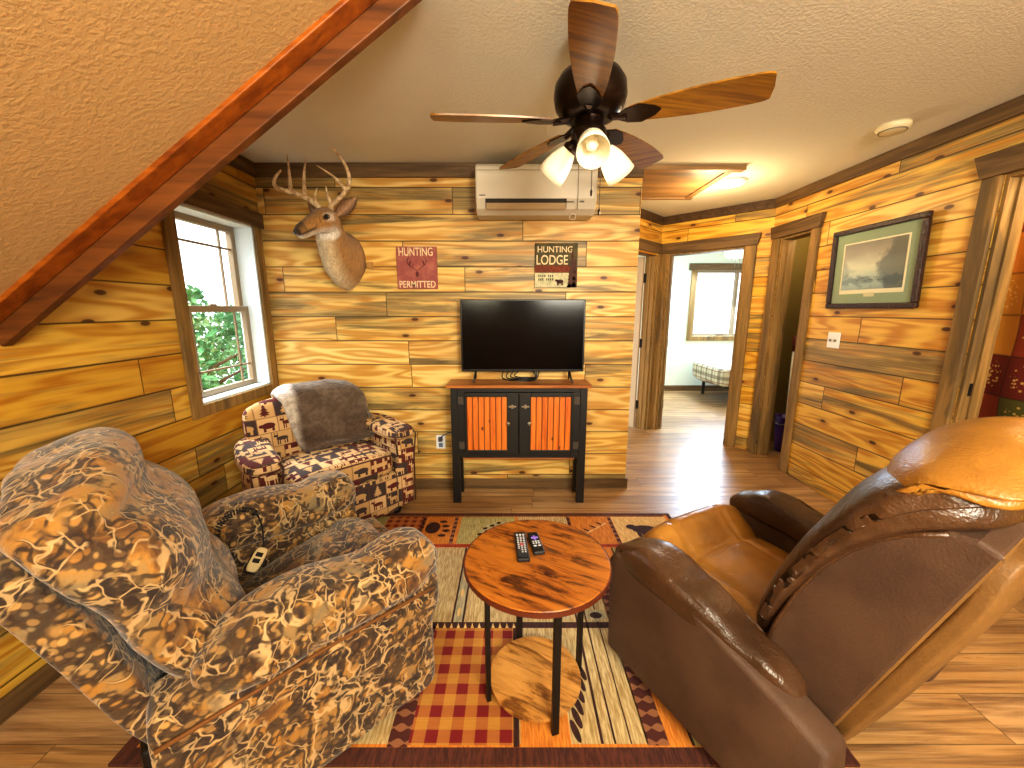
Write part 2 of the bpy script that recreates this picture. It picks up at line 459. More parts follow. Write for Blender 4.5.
# ------------------------------------------------------------------ doorways (casing on the room side + jambs)
def doorway(name, p, d, wd, h, th, left=.085, right=.085, over=.03, hz=.11, m=TRIM_Z, mh=TRIM_X, stop=True):
    """p = floor corner of opening (start), d = unit dir along the wall; room is on the left of d"""
    d = V((*d, 0)); n = V((d.y, -d.x, 0))
    root = bpy.data.objects.new(name, None); COL.objects.link(root); root['kind'] = 'structure'
    root.location = (p[0], p[1], 0); root.rotation_euler = (0, 0, atan2(d.y, d.x)); 
    # local: x along, +y = left of d = room side
    bm = NEW(); box(bm, -left, -.002, .001, .026, .001, h)
    obj('casing', bm, m, root, bevel=.004)
    bm = NEW(); box(bm, wd+.002, wd+right, .001, .026, .001, h); obj('casing', bm, m, root, bevel=.004)
    bm = NEW()
    prism(bm, [(-left-.005, .001, h), (wd+right+.005, .001, h), (wd+right+over, .001, h+hz), (-left-over, .001, h+hz)], (0, .034, 0))
    obj('head_casing', bm, mh, root, bevel=.004)
    bm = NEW()
    box(bm, 0, .018, -th, 0, .001, h-.001); box(bm, wd-.018, wd, -th, 0, .001, h-.001); box(bm, .018, wd-.018, -th, 0, h-.019, h-.001)
    if stop:
        box(bm, .018, .03, -th*.75, -th*.4, .001, h-.019); box(bm, wd-.03, wd-.018, -th*.75, -th*.4, .001, h-.019)
    obj('jamb', bm, m, root, bevel=.002)
    return root
D1 = doorway('door_1', (A.x+(B.x-A.x)/LD*BD0, A.y+(B.y-A.y)/LD*BD0), ((B-A)/LD), BD1-BD0, BDZ, .12, left=.1, right=.08)
D2 = doorway('door_2', (B.x+(C.x-B.x)/LD2*SD0, B.y+(C.y-B.y)/LD2*SD0), ((C-B)/LD2), SD1-SD0, BDZ, .12, left=.075, right=.075)
D3 = doorway('door_3', (XR, CLY0), (0, 1), CLY1-CLY0, CLZ, .12, left=.085, right=.1)
D4 = doorway('door_4', (XR, RDY0), (0, 1), RDY1-RDY0, RDZ, .12, left=.1, right=.085, over=.05, hz=.12)
# strike plate on the near doorway
bm = NEW(); box(bm, RDY1-RDY0-.0195, RDY1-RDY0-.0175, -.06, -.03, .98, 1.05); obj('strike_plate', bm, IRON, D4)
# half-open door leaf seen edge-on in door_2 with three hinges
lf = MAT_LEAF = mat('door leaf paint', color=hx('#b9a68c'), rough=.45)
wd2 = SD1-SD0
bm = NEW(); box(bm, .022, .06, -.12-.66, -.125, .012, BDZ-.025)
leaf = obj('door_leaf', bm, lf, D2, bevel=.003)
for z in (.3, 1.05, 1.8):
    bm = NEW(); box(bm, .012, .027, -.135, -.09, z-.05, z+.05); cyl(bm, (.026, -.118, z-.052), (.026, -.118, z+.052), .008, 8)
    obj('hinge', bm, IRON, leaf)
for z in (.3, 1.05, 1.8):
    bm = NEW(); box(bm, BD1-BD0-.021, BD1-BD0-.0175, -.119, -.085, z-.05, z+.05); obj('hinge', bm, STEEL if z > 1.5 else IRON, D1)

# ------------------------------------------------------------------ bedroom beyond
PALE = mat('pale green wall paint', color=hx('#dfe5d6'), rough=.8)
BW = (3.15, 4.12, .98, 2.10)   # window in bedroom wall y=6.9
BY = 6.9
wall('wall_bedroom_far', (6.6, BY), (1.2, BY), 0, CZ, .12, [(6.6-BW[1], 6.6-BW[0], BW[2], BW[3])], PALE)
wall('wall_bedroom_left', (2.0, 6.899), (2.0, 5.1), 0, CZ, .08, [], PALE)
wall('wall_bedroom_right', (6.0, 4.8), (6.0, 6.89), 0, CZ, .1, [], PALE)
strip('baseboard_bedroom', (6.5, BY), (2.01, BY), .001, .10, .02, TRIM_X)
w2 = bpy.data.objects.new('window_2', None); COL.objects.link(w2); w2.location = (BW[0], BY, BW[2]); w2['kind'] = 'structure'
ww, wh = BW[1]-BW[0], BW[3]-BW[2]
bm = NEW(); box(bm, -.08, 0, -.024, -.001, -.08, wh); box(bm, ww, ww+.08, -.024, -.001, -.08, wh); box(bm, 0, ww, -.024, -.001, -.08, 0)
obj('casing', bm, TRIM_Z, w2)
bm = NEW(); box(bm, -.13, ww+.13, -.034, -.001, wh, wh+.11); obj('head_casing', bm, TRIM_X, w2)
bm = NEW(); box(bm, 0, .04, .02, .08, 0, wh); box(bm, ww-.04, ww, .02, .08, 0, wh); box(bm, .04, ww-.04, .02, .08, 0, .04); box(bm, .04, ww-.04, .02, .08, wh-.04, wh)
box(bm, ww*.72, ww*.72+.05, .02, .08, .04, wh-.04)
obj('sash', bm, SASH, w2)
bm = NEW(); box(bm, .04, ww-.04, .05, .053, .04, wh-.04); obj('pane', bm, GLASS, w2)
bm = NEW(); cyl(bm, (ww*.45, .015, .05), (ww*.6, .015, .06), .012, 8); obj('crank_handle', bm, WHITE, w2)

# plaid bed (head to the right, foot towards the doorway)
def f_plaid(nb):
    X, Y, Z = nb.xyz(nb.co('UV')); s = .17
    a = nb.frac(X/s); b = nb.frac(Y/s)
    sa = nb.lt(nb.abs(a-.5), .16); sb = nb.lt(nb.abs(b-.5), .16)
    ta = nb.lt(nb.abs(a-.05), .03); tb = nb.lt(nb.abs(b-.05), .03)
    col = nb.mix(sa*.55, hx('#cfc6ae'), hx('#5b4a34')); col = nb.mix(sb*.55, col, hx('#5b4a34'))
    col = nb.mix(nb.mx(ta, tb)*.8, col, hx('#7d2a1d'))
    return dict(color=col, rough=.9)
PLAID = mat('plaid quilt', f_plaid)
bed = thing('bed', 'bed with a grey and tan plaid cover seen through the far doorway', 'bed', (3.22, 5.72, 0))
bm = NEW(); box(bm, .04, 1.9, .02, 1.0, .26, .30)
obj('frame', bm, IRON, bed)
bm = NEW(); sbox(bm, .02, 1.9, .0, 1.02, .30, .55, k=8, n=8); obj('mattress', bm, WHITE, bed, smooth=True)
bm = NEW()
def bc(p, u, v, w):
    if w < 0: p.z += .02*sin(p.x*14+p.y*9)
    return p
sbox(bm, -.12, 1.8, -.06, 1.08, .27, .60, k=7, n=16, ex=bc); o = obj('plaid_cover', bm, PLAID, bed, smooth=True); box_uv(o)
for x, y in ((.1, .06), (.1, .92), (1.8, .06), (1.8, .92)):
    bm = NEW(); cyl(bm, (x, y, 0), (x, y, .27), .025, 10); obj('leg', bm, IRON, bed)

# ------------------------------------------------------------------ closet with mop and bucket
OLIVE = mat('olive closet paint', color=hx('#6b5a24'), rough=.8)
bm = NEW(); box(bm, 3.19, 3.25, CLY0-.25, 4.21, 0, CZ); box(bm, XR+.13, 3.19, CLY0-.25, CLY0-.19, 0, CZ); box(bm, XR+.13, 3.19, 4.15, 4.21, 0, CZ)
struct('wall_closet', bm, OLIVE)
PURPLE = mat('purple plastic', color=hx('#4a1f86'), rough=.4)
bk = thing('mop_bucket', 'tall purple plastic bucket standing inside the closet doorway', 'bucket', (2.82, 3.86, 0))
bm = NEW(); rs = []
for z, hx_, hy_ in ((.0, .07, .09), (.36, .095, .115), (.37, .10, .12), (.37, .085, .105), (.03, .06, .08)):
    rs.append([V((hx_*cos(a)*(1.25 if 0 else 1), hy_*sin(a), z)) for a in [2*pi*i/24 for i in range(24)]])
rings(bm, rs); obj('tub', bm, PURPLE, bk, smooth=True)
bm = NEW(); tube(bm, [V((.0, .118*cos(t), .345-.13*sin(t)*.4)) + V((-.10*sin(t), 0, 0)) for t in [pi*i/12 for i in range(13)]], .005, 6); obj('handle', bm, STEEL, bk, smooth=True)
mp = thing('mop', 'white handled mop with a red grip leaning in the closet doorway', 'mop', (2.82, 3.86, .032))
bm = NEW(); cyl(bm, (0, 0, .12), (.03, .08, 1.0), .011, 10); obj('pole', bm, WHITE, mp, smooth=True)
bm = NEW(); cyl(bm, (.03, .08, 1.0), (.035, .094, 1.15), .015, 10); obj('grip', bm, mat('red grip', color=hx('#6b1c12'), rough=.5), mp, smooth=True)
bm = NEW()
for i in range(26):
    a = 2*pi*i/26; r = .02+.028*random.random()
    tube(bm, [(.0, 0, .14), (r*.6*cos(a), r*.6*sin(a), .08), (r*cos(a), r*sin(a), .005)], .007, 5)
obj('mop_head', bm, mat('mop cotton', color=hx('#d8d2c2'), rough=.9), mp)

# ------------------------------------------------------------------ next room: hanging patchwork quilt
wall('wall_next_room', (4.4, 3.3), (4.4, -.5), 0, CZ, -.1, [], W_LEFT)
bm = NEW(); box(bm, XR+.13, 4.4, 3.03, 3.10, 0, CZ); struct('wall_next_room_far', bm, W_FAR)
def f_quilt(nb):
    X, Y, Z = nb.xyz(nb.co('UV')); s = .26
    gx = X/s; gy = Y/s+.3; c = nb.white(nb.vec(nb.floor(gx), nb.floor(gy), 5.0))
    col = nb.ramp(c[0], [(0, hx('#6c2014')), (.25, hx('#c07a24')), (.5, hx('#8c3818')), (.7, hx('#5a5a24')), (.85, hx('#c08a2c'))], 'CONSTANT')
    fx = nb.frac(gx)-.5; fy = nb.frac(gy)-.5
    d = nb.m('SQRT', fx*fx+fy*fy)
    pet, _ = nb.vor(nb.vec(X*44, Y*44, 0.0), 1.0)
    fl = nb.lt(pet, .33)*nb.lt(d, .36)*nb.gt(c[1], .35)
    col = nb.mix(fl*.8, col, hx('#d9b968'))
    seam = nb.gt(nb.mx(nb.abs(fx), nb.abs(fy)), .475)
    col = nb.mix(seam*.5, col, hx('#2e130a'))
    return dict(color=col, rough=.9)
qt = thing('patchwork_quilt', 'maroon, orange and green patchwork quilt hanging beyond the right doorway', 'quilt', (3.2, 2.75, .45))
bm = NEW(); NX, NZ = 40, 24; g = [[bm.verts.new((.035*sin(i*.55)+.01*sin(j*.7), -.02-i*.04, j*.075)) for j in range(NZ)] for i in range(NX)]
uvl = bm.loops.layers.uv.new('UVMap')
for i in range(NX-1):
    for j in range(NZ-1):
        f = bm.faces.new((g[i][j], g[i+1][j], g[i+1][j+1], g[i][j+1]))
        for lp, (a, b) in zip(f.loops, ((i, j), (i+1, j), (i+1, j+1), (i, j+1))): lp[uvl].uv = (a*.04, b*.075)
o = obj('quilt_cloth', bm, mat('patchwork', f_quilt), qt, smooth=True)
md = o.modifiers.new('s', 'SOLIDIFY'); md.thickness = .01
bm = NEW(); cyl(bm, (0, .06, 1.735), (0, -1.66, 1.735), .013, 12); obj('hanging_rod', bm, WHITE, qt, smooth=True)
bm = NEW(); box(bm, -.02, .02, .04, .07, -.45, 1.75); obj('support_post', bm, WHITE, qt)
bm = NEW(); box(bm, -.02, .02, -1.67, -1.64, -.45, 1.75); obj('support_post', bm, WHITE, qt)

# ------------------------------------------------------------------ trees outside the window
def f_leaf(nb):
    c = nb.white(nb.vec(*[nb.floor(q*6.0) for q in nb.xyz(nb.co())]))
    return dict(color=nb.ramp(c[0], [(0, hx('#2f7a4c')), (.5, hx('#63a76a')), (1, hx('#a8cf9a'))]), rough=.6)
LEAF = mat('leaves', f_leaf); BARK = mat('bark', color=hx('#5a4632'), rough=.9)
bm = NEW(); box(bm, -16, -2.6, -6, 16, -2.9, -2.8); struct('ground', bm, mat('lawn', color=hx('#6f8f55'), rough=.95))
def tree(x, y, top, rad, label, seed):
    rnd = random.Random(seed)
    t = thing('leafy_tree', label, 'tree', (x, y, -2.8))
    H = top+2.8
    bm = NEW(); tube(bm, [(0, 0, 0), (.05, .05, H*.4), (0, .1, H*.8)], [.14, .1, .04], 10)
    for i in range(8):
        a = rnd.random()*6.3; z = H*(.4+.05*i); tube(bm, [(0, .05, z), (rad*.5*cos(a), rad*.5*sin(a), z+.3), (rad*.8*cos(a), rad*.8*sin(a), z+.45)], [.04, .025, .01], 6)
    obj('trunk', bm, BARK, t, smooth=True)
    bm = NEW()
    for i in range(3200):
        u = rnd.random(); th = rnd.random()*2*pi; zz = rnd.uniform(.25, 1.0)
        r = rad*sqrt(u)*(1.1-.75*max(0, zz-.5)*2*.9)*(.75+.35*noise.noise((th*2, zz*5, seed)))
        c = V((r*cos(th), r*sin(th), zz*H)); s = rnd.uniform(.03, .065)
        a = V((rnd.gauss(0, 1), rnd.gauss(0, 1), rnd.gauss(0, 1))).normalized(); b = a.orthogonal().normalized()
        ngon(bm, [c-a*s*1.3, c+b*s*.6, c+a*s*1.3, c-b*s*.6])
    obj('foliage', bm, LEAF, t)
tree(-4.6, 5.4, 1.75, .95, 'leafy green tree outside the left window, rising behind the upper sash', 3)
tree(-5.4, 7.7, 1.5, 1.1, 'leafy tree outside the left window, farther off behind the lower sash', 5)

# ------------------------------------------------------------------ rug
RX0, RX1, RY0, RY1 = -1.3, 1.12, 1.0, 2.57
def f_check(c1, c2, c3, s):
    def f(nb):
        X, Y, Z = nb.xyz(nb.co()); a = nb.gt(nb.frac(X/s), .5); b = nb.gt(nb.frac(Y/s), .5)
        n = nb.noise(nb.vec(X*9, Y*160.0, 0.0), 1.0, 2)
        col = nb.mix((a+b)*.5, c1, c2); col = nb.mix(a*b, col, c3)
        return dict(color=nb.mix(n*.35, col, hx('#3a1408')), rough=.95)
    return f
def f_woven(c1, c2, sc=60.0, ax=0):
    def f(nb):
        P = nb.xyz(nb.co()); k = [14.0, 14.0]; k[ax] = sc*2.2
        n = nb.noise(nb.vec(P[0]*k[0], P[1]*k[1], 0.0), 1.0, 3, .6)
        return dict(color=nb.mix(nb.sm(n, .35, .65), c1, c2), rough=.95, bump=(n, .3, .004))
    return f
def f_dots(c1, c2, s):
    def f(nb):
        X, Y, Z = nb.xyz(nb.co()); y = nb.frac(Y/s); x = nb.frac(X/s)
        return dict(color=nb.mix(nb.gt(nb.sin(Y*2*pi/s)+nb.sin(X*2*pi/s)*.6, .35), c1, c2), rough=.95)
    return f
RM = [mat('rug edge', f_woven(hx('#3c1a12'), hx('#5a2c1c'), 40)),                                 # 0
      mat('rug plaid', f_check(hx('#c08a38'), hx('#9a3220'), hx('#7c0f14'), .085)),              # 1
      mat('rug cream', f_woven(hx('#9c8050'), hx('#c4ae80'), 60)),                                # 2
      mat('rug orange', f_woven(hx('#b4661c'), hx('#cf8830'), 60)),                               # 3
      mat('rug olive', f_woven(hx('#8f7f48'), hx('#b3a468'), 60)),                                # 4
      mat('rug red line', f_woven(hx('#8c2a12'), hx('#a83c1c'), 50)),                             # 5
      mat('rug brown dots', f_dots(hx('#4a1d14'), hx('#8a5a3a'), .05)),                           # 6
      mat('rug motif dark', f_woven(hx('#2a120c'), hx('#45201a'), 50)),                           # 7
      mat('rug grey', f_woven(hx('#8f8466'), hx('#b5aa88'), 50)),                                 # 8
      mat('rug motif tan', f_woven(hx('#c39a58'), hx('#dcbc80'), 50)),                            # 9
      mat('rug small plaid', f_check(hx('#b9742c'), hx('#96401c'), hx('#6c1410'), .055))]         # 10
bm = NEW()
box(bm, RX0, RX1, RY0, RY1, .001, .012, mi=0)
ZL = [.0124]
def rr(x0, x1, y0, y1, mi):
    z = ZL[0]; ngon(bm, [(x0, y0, z), (x1, y0, z), (x1, y1, z), (x0, y1, z)], mi)
def lvl(): ZL[0] += .0004
E_ = .045
rr(RX0+E_, RX1-E_*.6, RY0+.05, RY1-E_*.6, 3); lvl()
# far border row of picture squares
rows = [(-1.25, -.86, 4), (-.86, -.61, 10), (-.60, -.40, 3), (-.35, .02, 4), (.04, .38, 2), (.40, .66, 3), (.69, 1.07, 9)]
for x0, x1, m_ in rows: rr(x0, x1, 2.2, 2.52, m_)
for x in (-.385, .39, .675, -.605): rr(x-.012, x+.012, 2.2, 2.52, 6)
rr(-1.25, 1.07, 2.165, 2.195, 5); rr(-1.25, 1.07, 2.525, 2.54, 6)
# centre field
rr(-1.0, .46, 1.06, 2.16, 2)
rr(.455, .53, 1.055, 2.16, 6); rr(.535, .60, 1.055, 2.16, 3); rr(.605, .615, 1.055, 2.16, 7)
rr(.615, 1.04, 1.055, 1.42, 4); rr(.615, 1.04, 1.46, 1.85, 3); rr(.615, 1.04, 1.89, 2.16, 4); rr(.60, 1.06, 1.42, 1.455, 5); rr(.60, 1.06, 1.855, 1.885, 5)
rr(-1.25, -1.0, 1.06, 2.16, 3); lvl()
rr(-.42, -.35, 1.05, 1.56, 6); rr(-.35, .005, 1.055, 1.545, 1); rr(.005, .025, 1.05, 1.56, 7); rr(-.42, .46, 1.545, 1.58, 7)
rr(.03, .20, 1.055, 1.3, 3); rr(-.285, -.275, 1.58, 2.16, 7); rr(-.275, -.235, 1.58, 2.16, 8); rr(-.235, -.225, 1.58, 2.16, 7)
rr(.30, .31, 1.06, 2.16, 7); rr(.345, .352, 1.06, 2.16, 7); rr(.40, .405, 1.06, 2.16, 7); lvl()
for i in range(12): ngon(bm, [(-.35+.032*i, 1.545, ZL[0]), (-.335+.032*i, 1.545, ZL[0]), (-.345+.032*i, 1.575, ZL[0])], 9)
def blob(cx, cy, rx, ry, mi, rot=0.0, n=14):
    ngon(bm, [(cx+rx*cos(a)*cos(rot)-ry*sin(a)*sin(rot), cy+rx*cos(a)*sin(rot)+ry*sin(a)*cos(rot), ZL[0]) for a in [2*pi*i/n for i in range(n)]], mi); ZL[0] += .000012
# paw print, pine cone, branch, bear, moose-like silhouettes, fish
blob(-.53, 2.38, .05, .07, 7)
for k in range(4): blob(-.455+.02*sin(k*1.3), 2.29+.055*k, .026, .016, 7)
for i in range(6):
    for j in range(-2, 3):
        if abs(j)+abs(i-2.5) < 4: blob(-.17+j*.028+i*.016, 2.27+i*.034, .017, .012, 7 if (i+j) % 2 else 8, .5)
for i in range(7): blob(.47+.025*i, 2.30+.02*i+.03*(i % 2), .03, .007, 7 if i % 2 else 9, .7*(-1)**i)
blob(.88, 2.36, .085, .05, 7); blob(.80, 2.39, .035, .03, 7)
for x in (.83, .86, .92, .95): blob(x, 2.31, .014, .045, 7)
for i in range(9): blob(.72+.03*i, 1.2+.012*i, .045, .006, 7, .5+.9*(i % 2))
for i in range(6): blob(.22+.012*i, 1.10+.045*i, .012, .04, 7, .3)
for (bx, by) in ((.40, 1.62), (.16, 1.72), (-.05, 1.85)): blob(bx, by, .05, .035, 8); blob(bx, by, .03, .02, 7)
for j in range(4): blob(-.255, 1.64+.13*j, .008, .03, 9)
ngon(bm, [(.02, 1.60, ZL[0]), (.28, 1.60, ZL[0]), (.15, 1.82, ZL[0])], 8)
rug = obj('area_rug', bm, RM)
tag(rug, 'patchwork lodge area rug with red plaid and animal squares on the plank floor', 'rug')
RUGZ = ZL[0]+.0006

# ------------------------------------------------------------------ round side table + remotes
def f_rustic(c1, c2, c3):
    def f(nb):
        X, Y, Z = nb.xyz(nb.co())
        n1 = nb.noise(nb.vec(X*4.5, Y*22.0, 1.0), 1.0, 6, .66, .7); n2 = nb.noise(nb.vec(X*9, Y*80.0, 2.0), 1.0, 4, .65)
        col = nb.mix(nb.sm(n1, .30, .70), c1, c2); col = nb.mix(nb.sm(n1+(n2-.5)*.5, .50, .66), col, c3)
        pl_ = nb.frac(Y/.13); gap = nb.sm(nb.mn(pl_, 1.0-pl_), .01, .03, 1, 0)
        col = nb.mix(nb.sm(n2, .5, .75)*.35, col, c1); col = nb.mix(gap*.35, col, c3)
        return dict(color=col, rough=.3, coat=.25, bump=(n2, .08, .003))
    return f
TTOP = mat('rustic brown table top', f_rustic(hx('#b06e24'), hx('#85440f'), hx('#3a1707')))
st = thing('side_table', 'round rustic brown two tier side table on the rug between the recliners', 'table', (.09, 1.27, RUGZ), R(-28))
bm = NEW(); lathe(bm, [(0.001, .528), (.255, .528), (.262, .534), (.262, .545), (.257, .55), (.001, .55)], 64); obj('tabletop', bm, TTOP, st)
bm = NEW(); lathe(bm, [(.2625, .531), (.2645, .531), (.2645, .547), (.2625, .547)], 64); obj('edge_band', bm, mat('edge band', color=hx('#5a2410'), rough=.4), st)
bm = NEW(); lathe(bm, [(0.001, .035), (.172, .035), (.175, .04), (.175, .05), (.001, .053)], 48); obj('lower_shelf', bm, mat('rustic shelf', f_rustic(hx('#c99550'), hx('#a8722f'), hx('#6a3f18'))), st)
for k in range(4):
    a = R(-72+28+k*90); c = V((.187*cos(a), .187*sin(a), 0)); t = V((-sin(a), cos(a), 0))
    M = Matrix.Translation(c) @ Matrix.Rotation(a, 4, 'Z')
    bm = NEW(); box(bm, -.008, .008, -.0125, .0125, 0, .5275, M); obj('leg', bm, IRON, st, bevel=.002)
TZ = RUGZ+.5505
def remote(name, label, x, y, rz, L, W, kind):
    t = thing(name, label, 'remote control', (x, y, TZ), rz)
    bm = NEW(); box(bm, -W/2, W/2, -L/2, L/2, .0, .016); obj('body', bm, BLACK, t, bevel=.004)
    gm = mat('grey buttons', color=hx('#b9b9bd'), rough=.5)
    if kind == 0:
        bm = NEW(); box(bm, -W*.42, W*.42, -L*.45, L*.42, .0161, .0168); obj('face_plate', bm, mat('remote face', color=hx('#23262a'), rough=.5), t)
        bm = NEW()
        for i in range(3):
            box(bm, -W*.36+i*W*.27, -W*.36+i*W*.27+W*.17, L*.33, L*.39, .0169, .0185)
        for j in range(9):
            for i in range(3):
                if random.random() < .85: box(bm, -W*.33+i*W*.25, -W*.33+i*W*.25+W*.15, L*(.25-j*.068), L*(.25-j*.068)+L*.03, .0169, .0182)
        obj('button', bm, gm, t)['kind'] = 'stuff'
        bm = NEW(); lathe(bm, [(.001, .0185), (.008, .0185), (.009, .0165)], 16); obj('navigation_ring', bm, mat('remote red', color=hx('#9a4a4a'), rough=.5), t)
    else:
        bm = NEW(); s = W*.2; zz = (.0161, .0185)
        box(bm, -s*1.5, s*1.5, L*.18-s*.5, L*.18+s*.5, *zz); box(bm, -s*.5, s*.5, L*.18-s*1.5, L*.18+s*1.5, zz[0], zz[1]-.0003)
        obj('direction_pad', bm, mat('purple pad', color=hx('#8a6fd0'), rough=.5), t)
        bm = NEW()
        for i in range(3):
            for j in range(2): box(bm, -W*.33+i*W*.25, -W*.33+i*W*.25+W*.16, -L*(.03+j*.09), -L*(.03+j*.09)+L*.05, .0161, .018)
        for i in range(2): box(bm, -W*.33+i*W*.4, -W*.33+i*W*.4+W*.27, -L*.24, -L*.19, .0161, .018)
        obj('button', bm, gm, t)['kind'] = 'stuff'
remote('remote_control', 'long black remote with many grey buttons, on the side table left of the other remote', .036, 1.325, R(4), .17, .045, 0)
remote('remote_control', 'short black remote with a purple cross pad on the side table', .090, 1.345, R(9), .13, .042, 1)

# ------------------------------------------------------------------ media cabinet, television
BLKW = mat('black painted wood', lambda nb: dict(color=nb.mix(nb.sm(nb.noise(nb.co(), 9.0, 4), .62, .75)*.35, hx('#15110f'), hx('#3a2e24')), rough=.5))
STTOP = wood_mat('cabinet top', hx('#8a4a1c'), hx('#b87636'), 0, .8, rough=.4)
def f_bead(nb):
    X, Y, Z = nb.xyz(nb.co()); s = .042; b = nb.floor(X/s); r = nb.white(nb.vec(b, 2.0, 7.0))
    g = nb.noise(nb.vec(X*40+r[0]*9, Z*3+r[1]*9, 0.0), 1.0, 4, .6, .6)
    col = nb.mix(nb.sm(g, .35, .7), hx('#d97a26'), hx('#b85514')); col = nb.mix(r[2]*.3, col, hx('#e79440'))
    kd, kc = nb.vor(nb.vec(X*16, Z*9, r[0]), 1.0)
    col = nb.mix(nb.sm(kd, .08, .2, 1, 0)*nb.gt(nb.xyz(kc)[0], .6), col, hx('#5a1f08'))
    fx = nb.frac(X/s); gap = nb.sm(nb.mn(fx, 1.0-fx), .04, .12, 1, 0)
    return dict(color=nb.mix(gap*.85, col, hx('#4a1c08')), rough=.4, bump=(1.0-gap, .5, .006))
BEAD = mat('beadboard pine', f_bead)
cb = thing('media_cabinet', 'black two door media cabinet with orange beadboard doors and a brown top under the television', 'cabinet', (.05, 2.745, 0))
CW = .495; CD = .225
bm = NEW(); box(bm, -.525, .525, -.015, CD+.015, .893, .915); obj('tabletop', bm, STTOP, cb, bevel=.004)
for x in (-1, 1):
    for y0 in (0, CD-.045):
        bm = NEW(); xa_, xb_ = (-CW, -CW+.05) if x < 0 else (CW-.05, CW)
        vs = box(bm, xa_, xb_, y0, y0+.045, 0, .892)
        for v in vs:
            if v.co.z < .1: v.co.x += .012*(-x if (abs(v.co.x) < CW-.01) else 0)
        for v in vs:
            if v.co.z < .1 and abs(v.co.x) < CW-.01: v.co.x += .006*x*1
        obj('leg', bm, BLKW, cb, bevel=.003)
bm = NEW()
box(bm, -CW+.05, CW-.05, .006, .03, .36, .395); box(bm, -CW+.05, CW-.05, .006, .03, .86, .892); 
box(bm, -CW+.01, -CW+.03, .045, CD-.045, .36, .892); box(bm, CW-.03, CW-.01, .045, CD-.045, .36, .892)
box(bm, -CW+.05, CW-.05, .03, CD-.01, .365, .385); box(bm, -CW+.05, CW-.05, CD-.025, CD-.01, .385, .892)
box(bm, -CW+.0501, -CW+.10, .004, .028, .395, .86); box(bm, CW-.10, CW-.0501, .004, .028, .395, .86)
obj('case', bm, BLKW, cb, bevel=.002)
bm = NEW(); box(bm, -CW+.08, CW-.08, .008, .022, .345, .3595); obj('bottom_rail', bm, STTOP, cb, bevel=.002)
for s in (-1, 1):
    x0, x1 = (-CW+.101, -.002) if s < 0 else (.002, CW-.101)
    wi = .085; wo = .015
    a, b = (x0+wo, x1-wi) if s < 0 else (x0+wi, x1-wo)
    bm = NEW(); z0, z1 = .396, .858
    box(bm, x0, a, -.012, .010, z0, z1); box(bm, b, x1, -.012, .010, z0, z1); box(bm, a, b, -.012, .010, z0, z0+.03); box(bm, a, b, -.012, .010, z1-.03, z1)
    d = obj('door', bm, BLKW, cb, bevel=.003)
    bm = NEW(); box(bm, a, b, -.004, .006, z0+.03, z1-.03); obj('beadboard_panel', bm, BEAD, d)
    bm = NEW(); kx = x1-.075 if s < 0 else x0+.075
    lathe(bm, [(.001, .028), (.012, .026), (.016, .018), (.012, .008), (.006, .004), (.006, 0), (.001, 0)], 16, Matrix.Translation((kx, -.012, .635)) @ Matrix.Rotation(R(90), 4, 'X'))
    obj('knob', bm, STEEL, d, smooth=True)
    bm = NEW(); hx0 = x1-.045 if s < 0 else x0+.045
    box(bm, hx0-.028, hx0+.028, -.017, -.0125, .752, .764); box(bm, hx0-.008, hx0+.008, -.02, -.012, .745, .772)
    obj('latch', bm, STEEL, d, bevel=.001)
    bm = NEW(); ex_ = -CW+.075 if s < 0 else CW-.075
    for z in (.80, .46):
        bm = NEW(); box(bm, ex_-.02, ex_+.02, -.004, .003, z-.028, z+.028); box(bm, ex_-.004, ex_+.004, -.008, -.003, z-.028, z+.028)
        obj('hinge', bm, mat('worn hinge', color=hx('#4a4038'), rough=.5), d, bevel=.001)
SCREEN = mat('television screen', color=hx('#050406'), rough=.14, spec=.25)
tv = thing('television', 'black flat screen television standing on the media cabinet', 'television', (.078, 2.85, .9155))
bm = NEW(); box(bm, -.451, .451, 0, .035, .08, .603); obj('frame', bm, BLACK, tv, bevel=.004)
bm = NEW(); box(bm, -.44, .44, -.0015, .0, .098, .594); obj('screen', bm, SCREEN, tv)
bm = NEW(); box(bm, -.30, .30, .035, .065, .10, .40); obj('back_housing', bm, BLACK, tv, bevel=.01)
for s in (-1, 1):
    bm = NEW(); x = s*.345
    tube(bm, [(x, .017, .09), (x+s*.012, -.075, .0115)], .007, 8); tube(bm, [(x, .017, .09), (x+s*.012, .10, .0115)], .007, 8)
    obj('foot', bm, BLACK, tv, smooth=True)
bm = NEW()
for k in range(4):
    tube(bm, smoothpts([(-.12+.05*k, .06, .12), (-.15+.03*k, .03, .026+.006*k), (-.02+.02*k, -.01+.012*k, .014+.006*k), (.1, .02+.01*k, .018+.006*k), (.13-.03*k, .055, .12)], 6), .0045, 6)
obj('cable', bm, BLACK, tv, smooth=True)
# wall outlet with plug and cord
ol = thing('wall_outlet', 'white wall outlet with a dark plug, low on the far wall left of the cabinet', 'outlet', (-.573, YF-.001, .40))
bm = NEW(); box(bm, -.037, .037, -.006, 0, -.058, .058); obj('cover_plate', bm, WHITE, ol, bevel=.003)
bm = NEW()
for z in (-.026, .026): box(bm, -.017, .017, -.009, -.006, z-.018, z+.018)
obj('socket', bm, mat('socket blue grey', color=hx('#5c6f8c'), rough=.4), ol, bevel=.004)
bm = NEW(); box(bm, -.014, .014, -.035, -.009, .01, .04); tube(bm, smoothpts([(0, -.035, .03), (.03, -.05, .07), (.09, -.035, .09), (.15, -.02, .1), (.2, -.03, .06)], 5), .005, 6)
obj('plug_cord', bm, mat('grey cord', color=hx('#4a4a52'), rough=.5), ol, bevel=.002)

